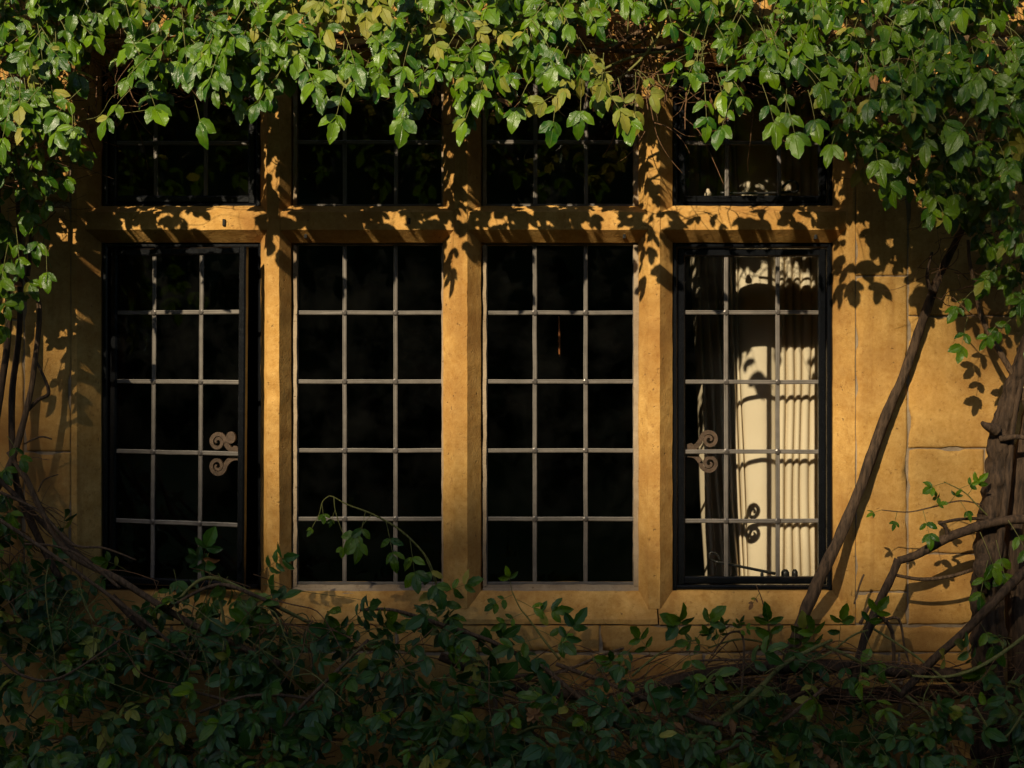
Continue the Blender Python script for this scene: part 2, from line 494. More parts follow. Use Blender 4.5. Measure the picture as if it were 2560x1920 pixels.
def block(x0, x1, z0, z1, y0=0.0, y1=0.2, seed=0.0):
    nx = max(3, min(22, int(abs(x1 - x0) / 0.016))); nzn = max(3, min(26, int(abs(z1 - z0) / 0.016)))
    V, F = [], []
    b = 0.004
    xs = [x0, x0 + b * 1.4] + [x0 + b * 1.4 + (x1 - x0 - b * 2.8) * i / nx for i in range(1, nx)] + [x1 - b * 1.4, x1]
    zs = [z0, z0 + b * 1.4] + [z0 + b * 1.4 + (z1 - z0 - b * 2.8) * i / nzn for i in range(1, nzn)] + [z1 - b * 1.4, z1]
    for j, z in enumerate(zs):
        for i, x in enumerate(xs):
            v = Vector((x, y0, z))
            v.y += 0.0018 * nz(v, 7, seed)
            if i in (0, len(xs) - 1) or j in (0, len(zs) - 1):
                v.y += 0.0015 + 0.0012 * nz(v, 40, seed + 3)
                chip = max(0.0, nz(v, 16, seed + 23) - 0.12) * 0.028 + 0.0015 * nz(v, 60, seed + 29)
                v.x += chip if i == 0 else (-chip if i == len(xs) - 1 else 0)
                v.z += chip if j == 0 else (-chip if j == len(zs) - 1 else 0)
            V.append(v)
    w = len(xs); h = len(zs)
    for j in range(h - 1):
        for i in range(w - 1):
            F.append((j * w + i, j * w + i + 1, (j + 1) * w + i + 1, (j + 1) * w + i))
    ring = [i for i in range(w)] + [j * w + w - 1 for j in range(1, h)] + [(h - 1) * w + i for i in range(w - 2, -1, -1)] + [j * w for j in range(h - 2, 0, -1)]
    b0 = len(V)
    for r in ring:
        V.append(Vector((V[r].x, y1, V[r].z)))
    m = len(ring)
    for i in range(m):
        F.append((ring[i], b0 + i, b0 + (i + 1) % m, ring[(i + 1) % m]))
    return mk("stone_block", V, F, M['stone'], wall, smooth=True)

G_ = 0.0024    # half joint
def course(pxs, py_top, py_bot, seed):
    for i in range(len(pxs) - 1):
        block(X(pxs[i]) + G_, X(pxs[i + 1]) - G_, Z(py_bot) + G_ * 0.7, Z(py_top) - G_ * 0.7, seed=seed + i * 3.1)
# right of the window
course([OR_, 2270], 95, 690, 1); course([OR_, 2270], 690, 1481, 4); course([OR_, 2270], 1481, 1562, 6)
course([2270, 2900], 95, 400, 8); course([2270, 2620, 3200], 400, 790, 10)
course([2270, 2700, 3200], 790, 1121, 12); course([2270, 2462, 2900], 1121, 1385, 15)
course([2270, 2640, 3200], 1385, 1562, 18)
# left of the window
course([60, OL], 95, 510, 21); course([60, OL], 510, 1130, 23); course([60, OL], 1130, 1562, 25)
course([-600, -180, 60], 95, 420, 27); course([-600, -120, 60], 420, 800, 30); course([-600, -220, 60], 800, 1190, 33)
course([-600, -100, 60], 1190, 1562, 36)
# below
course([-600, -90, 430, 990, 1500, 2020, 2420, 3000], 1562, 1632, 40)
course([-600, -300, 180, 700, 1240, 1760, 2250, 2700, 3200], 1632, 1850, 50)
course([-600, -60, 480, 960, 1530, 2040, 2520, 3200], 1850, 2110, 60)
course([-600, 300, 1200, 2100, 3200], 2110, 2420, 70)
# above
course([-600, 100, 700, 1300, 1900, 2500, 3200], -240, 93, 80)
course([-600, 400, 1000, 1600, 2200, 3200], -600, -240, 90)
# mortar behind the joints
box("mortar_bed", X(-600), X(OL) - 0.002, 0.0034, 0.23, 0, Z(-600), M['mortar'], wall)
box("mortar_bed", X(OR_) + 0.002, X(3200), 0.0034, 0.23, 0, Z(-600), M['mortar'], wall)
box("mortar_bed", X(OL), X(OR_), 0.0036, 0.23, 0, Z(OB) - 0.003, M['mortar'], wall)
box("mortar_bed", X(OL), X(OR_), 0.0036, 0.23, Z(95) + 0.003, Z(-600), M['mortar'], wall)
# the rest of the house front, plain and out past the blocks
box("house_front", -9, X(-600) - 0.004, 0.004, 0.25, 0, 6.2, M['stone'], wall)
box("house_front", X(3200) + 0.004, 9, 0.004, 0.25, 0, 6.2, M['stone'], wall)
box("house_front", X(-600), X(3200), 0.003, 0.25, Z(-600) + 0.004, 6.2, M['stone'], wall)

# ------------------------------------------------------------------ stone window surround
G = 0.085            # depth of the glass
YF = 0.018           # front of mullions
YR = 0.060           # where chamfers meet the reveal
sur = thing("window_surround", "golden stone window surround with three mullions, a transom and a sloping sill", "window surround", (0, 0.1, Z(1560)))
AMP = dict(amp=0.0016, edge=0.004)
YBK = 0.16
# mullions: (left edge, front left, front right, right edge) as seen
for i, (l, f0, f1, r) in enumerate([(652, 668, 698, 727), (1108, 1137, 1168, 1202), (1597, 1621, 1650, 1681)]):
    prof = [(X(l, YR), YBK), (X(l, YR), YR), (X(f0, YF), YF), (X(f1, YF), YF), (X(r, YR), YR), (X(r, YR), YBK)]
    prism("mullion", prof, Z(1525), Z(60), 'z', M['stone'], sur, seg=90, seed=i * 13.0, **AMP)
# transom, one stone between each pair of uprights
edges = [(200, 690), (690, 1150), (1150, 1640), (1640, 2120)]
for i, (a, b) in enumerate(edges):
    prof = [(Z(606, YR), YBK), (Z(606, YR), YR), (Z(574, YF), YF + 0.003), (Z(530, YF), YF + 0.003), (Z(515, YR), YR), (Z(515, YR), YBK)]
    prism("transom", prof, X(a) + 0.001, X(b) - 0.001, 'x', M['stone'], sur, seg=36, seed=70 + i * 9.0, **AMP)
# jambs
prof = [(X(OL), 0.2), (X(OL) , 0.001), (X(OL + 14), 0.0015), (X(252, YR), YR), (X(252, YR), 0.2)]
prism("jamb", prof, Z(1562), Z(94), 'z', M['stone'], sur, seg=80, seed=131, **AMP)
prof = [(X(2083, YR), 0.2), (X(2083, YR), YR), (X(OR_ - 6), 0.0015), (X(OR_), 0.001), (X(OR_), 0.2)]
prism("jamb", prof, Z(1562), Z(94), 'z', M['stone'], sur, seg=80, seed=161, **AMP)
# sill in two stones, head above the upper lights
for i, (a, b) in enumerate([(OL + 2, 1644), (1647, OR_ - 2)]):
    prof = [(Z(1560), 0.2), (Z(1560), -0.004), (Z(1548), -0.004), (Z(1478, YR), YR), (Z(1468, G), G + 0.02), (Z(1468, G), 0.2)]
    prism("sill", prof, X(a), X(b), 'x', M['stone'], sur, seg=80 if i == 0 else 40, seed=191 + i * 7, **AMP)
prof = [(Z(165, YR), 0.2), (Z(165, YR), YR), (Z(110), 0.0015), (Z(96), 0.001), (Z(96), 0.2)]
prism("head", prof, X(OL + 2), X(OR_ - 2), 'x', M['stone'], sur, seg=60, seed=221, **AMP)
# old iron fixings left in the stone
for (px, py, y) in ((1022, 553, YF - 0.001), (1561, 588, YF + 0.019), (764, 588, YF + 0.019), (2040, 590, YF + 0.020), (560, 556, YF - 0.001)):
    p = P(px, py, y)
    prism("iron_fixing", [(p.x - .004, y + .02), (p.x - .0045, y), (p.x - .001, y - .003), (p.x + .003, y - .002), (p.x + .004, y + .001), (p.x + .004, y + .02)], p.z - .008, p.z + .009, 'z', M['iron'], sur, seg=4, amp=0.001, fs=120)
# pointing along the fixed lights
def strip(px0, px1, py0, py1, y, mat='mortar', seed=0.0):
    prof = [(X(px0, y), y + 0.03), (X(px0, y), y), (X(px1, y), y), (X(px1, y), y + 0.03)]
    prism("pointing", prof, Z(py1, y), Z(py0, y), 'z', M[mat], sur, seg=50, amp=0.0022, fs=30, seed=seed)
for (a, b, s_) in [(733, 742, 1), (1207, 1216, 2), (1584, 1598, 3), (1104, 1112, 4)]:
    strip(a, b, 612, 1466, G - 0.014, seed=s_ * 11.0)
    strip(a, b, 170, 514, G - 0.014, seed=s_ * 17.0)
for (a, b, s_) in [(733, 1112, 1), (1207, 1598, 2)]:
    prof = [(Z(1484, YR), G + 0.01), (Z(1484, YR), YR - 0.004), (Z(1470, G - .012), G - 0.012), (Z(1462, G - .012), G - 0.010), (Z(1462, G), G + 0.01)]
    prism("pointing", prof, X(a, G), X(b, G), 'x', M['mortar'], sur, seg=40, amp=0.002, fs=30, seed=s_ * 23.0)

# ------------------------------------------------------------------ leaded windows
CW = 0.0060      # half width of a lead came
rp = random.Random(21)
def came(win, a, b, xf=None, w=CW, h=0.0045, y=G, name="came"):
    """a, b: (x, z) ends in world metres on the glass plane"""
    a = Vector((a[0], y, a[1])); b = Vector((b[0], y, b[1]))
    d = (b - a); L = d.length; d.normalize()
    n = Vector((-d.z, 0, d.x))
    prof = [(-w, 0.001), (-w * 0.95, -h * 0.75), (-w * 0.55, -h), (-w * 0.38, -h * 0.82), (w * 0.38, -h * 0.82), (w * 0.55, -h), (w * 0.95, -h * 0.75), (w, 0.001)]
    seg = max(4, int(L / 0.05)); sd = rp.uniform(0, 99)
    V, F = [], []
    m = len(prof)
    for i in range(seg + 1):
        t = i / seg
        c = a + d * L * t
        wob = 0.0011 * mn.noise(Vector((t * L * 9 + sd, sd, 0)))
        for (p, q) in prof:
            v = c + n * (p + wob) + Vector((0, q + 0.0006 * mn.noise(Vector((t * L * 30, sd, p * 100))), 0))
            V.append(xf @ v if xf is not None else v)
    for i in range(seg):
        for j in range(m - 1):
            F.append((i * m + j, i * m + j + 1, (i + 1) * m + j + 1, (i + 1) * m + j))
    F += [tuple(range(m)), tuple(range(seg * m + m - 1, seg * m - 1, -1))]
    return mk(name, V, F, M['lead'], win)

def solder(win, x, z, xf=None):
    V, F = [], []
    r = 0.0085 * rp.uniform(0.9, 1.12)
    k = 8
    a0 = rp.uniform(0, 0.6)
    for ring, (rr, yy) in enumerate([(1.0, -0.002), (0.92, -0.0062), (0.55, -0.0078)]):
        for i in range(k):
            th = 2 * math.pi * i / k + a0
            q = r * rr * (1 + 0.1 * rp.uniform(-1, 1))
            V.append(Vector((x + q * math.cos(th), G + yy, z + q * math.sin(th) * 1.05)))
    for ring in range(2):
        for i in range(k):
            F.append((ring * k + i, ring * k + (i + 1) % k, (ring + 1) * k + (i + 1) % k, (ring + 1) * k + i))
    F.append(tuple(range(2 * k, 3 * k)))
    if xf is not None: V = [xf @ v for v in V]
    mk("solder_joint", V, F, M['solder'], win)

def pane(win, x0, x1, z0, z1, xf=None):
    cx, cz = (x0 + x1) / 2, (z0 + z1) / 2
    t = 0.0015
    m = Matrix.Translation((cx, G, cz)) @ Matrix.Rotation(R(rp.gauss(0, 0.7)), 4, 'Z') @ Matrix.Rotation(R(rp.gauss(0, 0.7)), 4, 'X') @ Matrix.Translation((-cx, -G, -cz))
    if xf is not None: m = xf @ m
    return box("pane", x0, x1, G - t, G + t, z0, z1, M['glass'], win, xf=m)

def leading(win, xs, zs, xf=None):
    """xs, zs: came centre lines incl. the outer edges of the glass"""
    for i in range(len(xs) - 1):
        for j in range(len(zs) - 1):
            pane(win, xs[i] + 0.001, xs[i + 1] - 0.001, zs[j] + 0.001, zs[j + 1] - 0.001, xf)
    for x in xs[1:-1]:
        came(win, (x, zs[0]), (x, zs[-1]), xf)
    for z in zs[1:-1]:
        came(win, (xs[0], z), (xs[-1], z), xf, h=0.0052)
        for x in xs[1:-1]:
            solder(win, x, z, xf)

def edge_cames(win, xs, zs):
    w = 0.0042
    came(win, (xs[0], zs[0]), (xs[0], zs[-1]), w=w, h=0.006, name="edge_came")
    came(win, (xs[-1], zs[0]), (xs[-1], zs[-1]), w=w, h=0.006, name="edge_came")
    came(win, (xs[0], zs[0]), (xs[-1], zs[0]), w=w, h=0.0063, name="edge_came")
    came(win, (xs[0], zs[-1]), (xs[-1], zs[-1]), w=w, h=0.0063, name="edge_came")

ROWS = [1458, 1297, 1126, 954, 782, 610]
UROWS = [514, 356, 190]
def gx(l): return [X(p, G) for p in l]
def gz(l): return [Z(p, G) for p in l]

def fixed_light(name, label, xs, zs):
    xs, zs = gx(xs), gz(zs)
    w = thing(name, label, "window", ((xs[0] + xs[-1]) / 2, G, zs[0]), "leaded fixed lights")
    leading(w, xs, zs)
    edge_cames(w, xs, zs)
    return w
fixed_light("leaded_window", "tall leaded fixed light right of the open casement, with a rose shoot before it", [742, 862, 989, 1111], ROWS)
fixed_light("leaded_window", "tall leaded fixed light beside the closed casement with the curtain", [1215, 1337, 1464, 1586], ROWS)
fixed_light("leaded_window", "short upper leaded light above the fixed light with the rose shoot", [738, 862, 990, 1112], UROWS)
fixed_light("leaded_window", "short upper leaded light next to the curtained upper casement", [1208, 1338, 1465, 1594], UROWS)

def scroll_handle(win, cx, cz, mirror, xf, y=G + 0.012, latch=False):
    """wrought scroll plate behind the glass; cx, cz = middle of its stem at the sash"""
    h = bpy.data.objects.new("handle", None)
    h.location = (0, 0, 0)
    mesh_parts = []
    for up in (1, -1):
        V, F = [], []
        n = 44
        c = Vector((cx - mirror * 0.066, 0, cz + up * 0.033))
        for i in range(n + 1):
            t = i / n
            if t < 0.18:           # tail from the sash bar to the spiral
                q = t / 0.18
                p0 = Vector((cx, 0, cz + up * 0.010)); p1 = Vector((cx - mirror * 0.030, 0, cz + up * 0.004)); p2 = c + Vector((mirror * 0.0222, 0, 0.002 * up))
                p = p0 * (1 - q) ** 2 + p1 * 2 * q * (1 - q) + p2 * q * q
                wd = 0.009 + 0.001 * q
                d = ((p1 - p0) * (1 - q) + (p2 - p1) * q).normalized()
                nrm = Vector((-d.z, 0, d.x))
            else:
                q = min(1.0, (t - 0.18) / 0.82)
                ang = 0.0 + q * 3.35 * math.pi
                rad = 0.0222 * (1 - q) ** 0.8 + 0.002
                e = Vector((mirror * math.cos(ang), 0, up * math.sin(ang)))
                p = c + e * rad
                nrm = e
                wd = 0.0068 * (1 - q) ** 0.35 + 0.0012
            for yy in (-0.003, 0.003):
                for sgn in (-1, 1):
                    V.append(Vector((p.x, y + yy, p.z)) + nrm * wd * sgn * 0.75)
        for i in range(n):
            a = i * 4
            F += [(a, a + 1, a + 5, a + 4), (a + 2, a + 6, a + 7, a + 3), (a, a + 4, a + 6, a + 2), (a + 1, a + 3, a + 7, a + 5)]
        F += [(0, 2, 3, 1), (n * 4, n * 4 + 1, n * 4 + 3, n * 4 + 2)]
        mesh_parts.append((V, F))
    prof = [(cx - mirror * 0.032, cz + 0.006), (cx - mirror * 0.03, cz - 0.006), (cx + mirror * 0.004, cz - 0.018), (cx + mirror * 0.004, cz + 0.018), (cx - mirror * 0.016, cz + 0.024)]
    V = [Vector((a, yy, b)) for yy in (y - 0.004, y + 0.004) for a, b in prof]
    k = len(prof)
    F = [tuple(range(k)), tuple(range(2 * k - 1, k - 1, -1))] + [(i, (i + 1) % k, k + (i + 1) % k, k + i) for i in range(k)]
    T = (lambda L: [xf @ v for v in L]) if xf is not None else (lambda L: L)
    plate = mk("handle", T(V), F, M['rust'], win)
    for V, F in mesh_parts:
        o = mk("scroll", T(V), F, M['rust'], None, smooth=False)
        o.parent = plate
        o.location = (0, 0, 0)
    if latch:
        V, F = [], []
        for yy in (y - 0.007, y + 0.001):
            for i in range(14):
                th = 2 * math.pi * i / 14
                V.append(Vector((cx - mirror * 0.024 + 0.0145 * math.cos(th), yy, cz + 0.046 + 0.0165 * math.sin(th))))
        F = [tuple(range(14)), tuple(range(27, 13, -1))] + [(i, (i + 1) % 14, 14 + (i + 1) % 14, 14 + i) for i in range(14)]
        o = mk("thumb_latch", T(V), F, M['rust'], None); o.parent = plate

def members(win, names, x0, x1, z0, z1, w, prof_y, mat, xf=None, wz=None):
    """four bevelled bars round a rectangle; prof_y = (back, front)"""
    yb, yf = prof_y
    wz = wz or w
    b = 0.004
    def up(xa, xb):
        pr = [(xa, yb), (xa, yf + b), (xa + b, yf), (xb - b, yf), (xb, yf + b), (xb, yb)]
        prism(names[0], pr, z0, z1, 'z', mat, win, seg=30, amp=0.0005, fs=25, xf=xf, seed=rp.uniform(0, 50))
    up(x0, x0 + w); up(x1 - w, x1)
    for (za, zb) in ((z0, z0 + wz), (z1 - wz, z1)):
        pr = [(za, yb), (za, yf + b + 0.0006), (za + b, yf + 0.0006), (zb - b, yf + 0.0006), (zb, yf + b + 0.0006), (zb, yb)]
        prism(names[1], pr, x0 + w - 0.0015, x1 - w + 0.0015, 'x', mat, win, seg=12, amp=0.0005, fs=25, xf=xf, seed=rp.uniform(0, 50))

def casement(name, label, fx, fz, cames_x, rows, xf=None, hinge=None, handle=None, gap=13):
    """fx, fz: outer frame (seen pixels); frame fixed in the stone, sash inside it"""
    y = YR + 0.006
    x0, x1 = X(fx[0], y), X(fx[1], y); z0, z1 = Z(fz[1], y), Z(fz[0], y)
    w = thing(name, label, "window", ((x0 + x1) / 2, G, z0), "black framed casements")
    fw = gap * K
    members(w, ("frame_stile", "frame_rail"), x0, x1, z0, z1, fw, (0.14, y), M['paint'])
    sx0, sx1, sz0, sz1 = x0 + fw + 0.002, x1 - fw - 0.002, z0 + fw + 0.002, z1 - fw - 0.002
    sw = 0.021
    if hinge is not None:
        piv = Vector((sx0, y + 0.004, (sz0 + sz1) / 2))
        xf = Matrix.Translation(piv) @ Matrix.Rotation(R(-hinge), 4, 'Z') @ Matrix.Rotation(R(0.45), 4, 'Y') @ Matrix.Translation(-piv)
    members(w, ("sash_stile", "sash_rail"), sx0, sx1, sz0, sz1, sw, (G + 0.006, y + 0.008), M['paint'], xf)
    gx0, gx1, gz0, gz1 = sx0 + sw - 0.002, sx1 - sw + 0.002, sz0 + sw - 0.002, sz1 - sw + 0.002
    if cames_x is None:
        t = (gx1 - gx0)
        xs = [gx0, gx0 + t * 0.305, gx0 + t * 0.69, gx1]
    else:
        xs = [gx0] + gx(cames_x) + [gx1]
    zs = [gz0] + gz(rows) + [gz1]
    leading(w, xs, zs, xf)
    if handle == 'left':
        scroll_handle(w, gx0 + 0.006, Z(1129, G), -1, xf)
    elif handle == 'right':
        scroll_handle(w, gx1 - 0.006, Z(1129, G), 1, xf, latch=True)
    return w, xf, (gx0, gx1, gz0, gz1)
W1, xf1, g1 = casement("casement_window", "black casement standing ajar behind the scroll handle, at the dim end of the row", (255, 657), (607, 1474), None, [1300, 1127, 953, 782], hinge=16, handle='right')
W4, _, g4 = casement("casement_window", "closed black casement with a cream curtain behind it", (1681, 2082), (607, 1476), [1815, 1944], [1302, 1129, 955, 781], handle='left')
W1u, _, g1u = casement("casement_window", "short black upper casement above the open casement, full of leaf reflections", (255, 652), (150, 521), [390, 515], [358])
W4u, _, g4u = casement("casement_window", "short black upper casement above the curtained casement", (1681, 2082), (150, 521), [1817, 1947], [358])

# stays behind the glass
def ypt(px, py, y): return P(px, py, y)
ys = G + 0.035
st = tube("stay_bar", [ypt(1788, 1404, ys), ypt(1850, 1416, ys), ypt(1938, 1434, ys)], [0.0035, 0.004, 0.0045], M['iron'], W4, sides=6)
tube("stay_hook", [ypt(1788, 1404, ys), ypt(1774, 1396, ys), ypt(1776, 1382, ys), ypt(1790, 1384, ys), ypt(1800, 1400, ys)], 0.003, M['iron'], W4, sides=6)
tube("stay_pin", [ypt(1905, 1452, ys), ypt(1905, 1436, ys), ypt(1905, 1428, ys)], [0.006, 0.005, 0.003], M['iron'], W4, sides=8)
for (px, r1) in ((1963, 0.012), (1987, 0.009)):
    tube("stay_knob", [ypt(px, 1450, ys), ypt(px, 1440, ys), ypt(px, 1430, ys), ypt(px, 1423, ys)], [r1 * .7, r1, r1 * .95, r1 * 0.4], M['iron'], W4, sides=10, sub=3)
tube("stay_bar", [ypt(1800, 482, ys), ypt(1900, 483, ys), ypt(1975, 480, ys)], 0.004, M['iron'], W4u, sides=6)
tube("stay_hook", [ypt(1975, 480, ys), ypt(1992, 478, ys), ypt(1994, 462, ys), ypt(1982, 452, ys), ypt(1966, 458, ys), ypt(1956, 470, ys)], 0.004, M['iron'], W4u, sides=6)
tube("stay_knob", [ypt(1770, 490, ys), ypt(1770, 483, ys), ypt(1770, 478, ys), ypt(1770, 472, ys)], [.011, .010, .006, .004], M['brass'], W4u, sides=10, sub=3)

# ------------------------------------------------------------------ curtain behind the closed casement
def curtain():
    sec = [(1726, .66), (1745, .58), (1752, .62), (1768, .53), (1774, .57), (1788, .475), (1794, .51), (1806, .425), (1812, .46), (1823, .405), (1829, .43), (1838, .395), (1842, .425),
           (1850, .392), (1868, .370), (1895, .358), (1920, .362), (1936, .378), (1944, .405), (1950, .375), (1957, .368), (1963, .402), (1970, .372), (1978, .368), (1983, .398),
           (1990, .370), (1997, .367), (2002, .396), (2009, .370), (2020, .366), (2026, .395), (2033, .370), (2052, .362), (2064, .39), (2076, .36), (2100, .37), (2120, .40)]
    base = [Vector((p, 0, y)) for p, y in sec]
    pts = smooth_path(base, 4)
    rows = 26
    V, F = [], []
    n = len(pts)
    for j in range(rows + 1):
        t = j / rows
        py = 150 + (1720 - 150) * t
        lean = max(0.0, (py - 640) / 800.0)
        for i, p in enumerate(pts):
            wl = min(1, max(0, (1950 - p.x) / 130.0))
            soft = 0.55 if p.x > 1845 else 0.85
            px = p.x + 34 * lean * wl + 7.0 * mn.noise(Vector((p.x * 0.02, py * 0.0028, 0)))
            yy = G + .378 + (p.z - .378) * soft if p.x > 1845 else G + p.z + 0.020 * mn.noise(Vector((p.x * 0.02, py * 0.0028, 5))) + 0.004 * mn.noise(Vector((p.x * 0.06, py * 0.009, 9)))
            V.append(Vector((X(px, yy), yy, Z(py, 0.0))))
    for j in range(rows):
        for i in range(n - 1):
            F.append((j * n + i, j * n + i + 1, (j + 1) * n + i + 1, (j + 1) * n + i))
    o = mk("curtain", V, F, M['curtain'], None, smooth=True)
    md = o.modifiers.new("thickness", 'SOLIDIFY'); md.thickness = 0.002
    o["label"] = "cream pleated curtain hanging behind the closed black casement"
    o["category"] = "curtain"
    return o
curtain()
# amber sliver added to stand for an orange glow behind the second fixed light
streak = tube("cord_pull", [P(1397, 790, .27), P(1397, 800, .27), P(1398, 840, .27), P(1398, 875, .27), P(1399, 893, .27)], [.0008, .0022, .004, .0032, .001], M['amber'], None, sides=10)
streak["label"] = "slim amber cord pull glowing behind the fixed light beside the curtain"
streak["category"] = "cord pull"
# ------------------------------------------------------------------ rose leaves: shared leaflet meshes
def leaflet_geo(seed):
    rg = random.Random(seed)
    nv = 7
    wid = rg.uniform(0.235, 0.325)
    fold = rg.uniform(0.06, 0.38); curl = rg.uniform(-0.05, 0.30); twist = rg.uniform(-0.35, 0.35)
    ph = rg.uniform(0, 6)
    us = [-1, -0.52, 0, 0.52, 1]
    V, UV, F = [], [], []
    for i in range(nv + 1):
        v = i / nv
        w = wid * (math.sin(math.pi * v ** 0.95) ** 0.60 * (1 - 0.10 * v) if 0 < v < 1 else 0.0)
        if i == nv: w = 0.012
        if i == 0: w = 0.03
        for j, u in enumerate(us):
            jit = 1 + (0.07 * (1 if i % 2 else -1) + 0.05 * rg.uniform(-1, 1)) * (abs(u) > 0.9)
            x = u * w * jit
            z = fold * abs(x) - curl * v * v + 0.022 * math.sin(v * 9 + ph + u * 1.6) * abs(u)
            a = twist * v
            V.append((x * math.cos(a) - z * math.sin(a) * 0.5, v, z * math.cos(a) + x * math.sin(a)))
            UV.append((0.5 + 0.5 * u * 0.98, v))
    m = len(us)
    for i in range(nv):
        for j in range(m - 1):
            F.append((i * m + j, i * m + j + 1, (i + 1) * m + j + 1, (i + 1) * m + j))
    return np.array(V), np.array(UV), F
NVAR = 16
GEO = [leaflet_geo(100 + i) for i in range(NVAR)]

def leaf_mesh(name, V, F, UV, rnd, mats, mat_idx=None):
    me = bpy.data.meshes.new(name)
    me.from_pydata(V.tolist() if hasattr(V, 'tolist') else V, [], F)
    for m_ in mats: me.materials.append(m_)
    uvl = me.uv_layers.new(name="uv")
    li = np.empty(len(me.loops), dtype=np.int32); me.loops.foreach_get("vertex_index", li)
    uvl.data.foreach_set("uv", np.asarray(UV, dtype=np.float32)[li].ravel())
    at = me.attributes.new("rnd", 'FLOAT', 'POINT')
    at.data.foreach_set("value", np.asarray(rnd, dtype=np.float32))
    me.polygons.foreach_set("use_smooth", [True] * len(me.polygons))
    if mat_idx is not None: me.polygons.foreach_set("material_index", mat_idx)
    me.update()
    return me
LEAF_ME = [[leaf_mesh("leaf", GEO[i][0], GEO[i][2], GEO[i][1], np.zeros(len(GEO[i][0])), [m_]) for i in range(NVAR)] for m_ in LEAF_MATS]

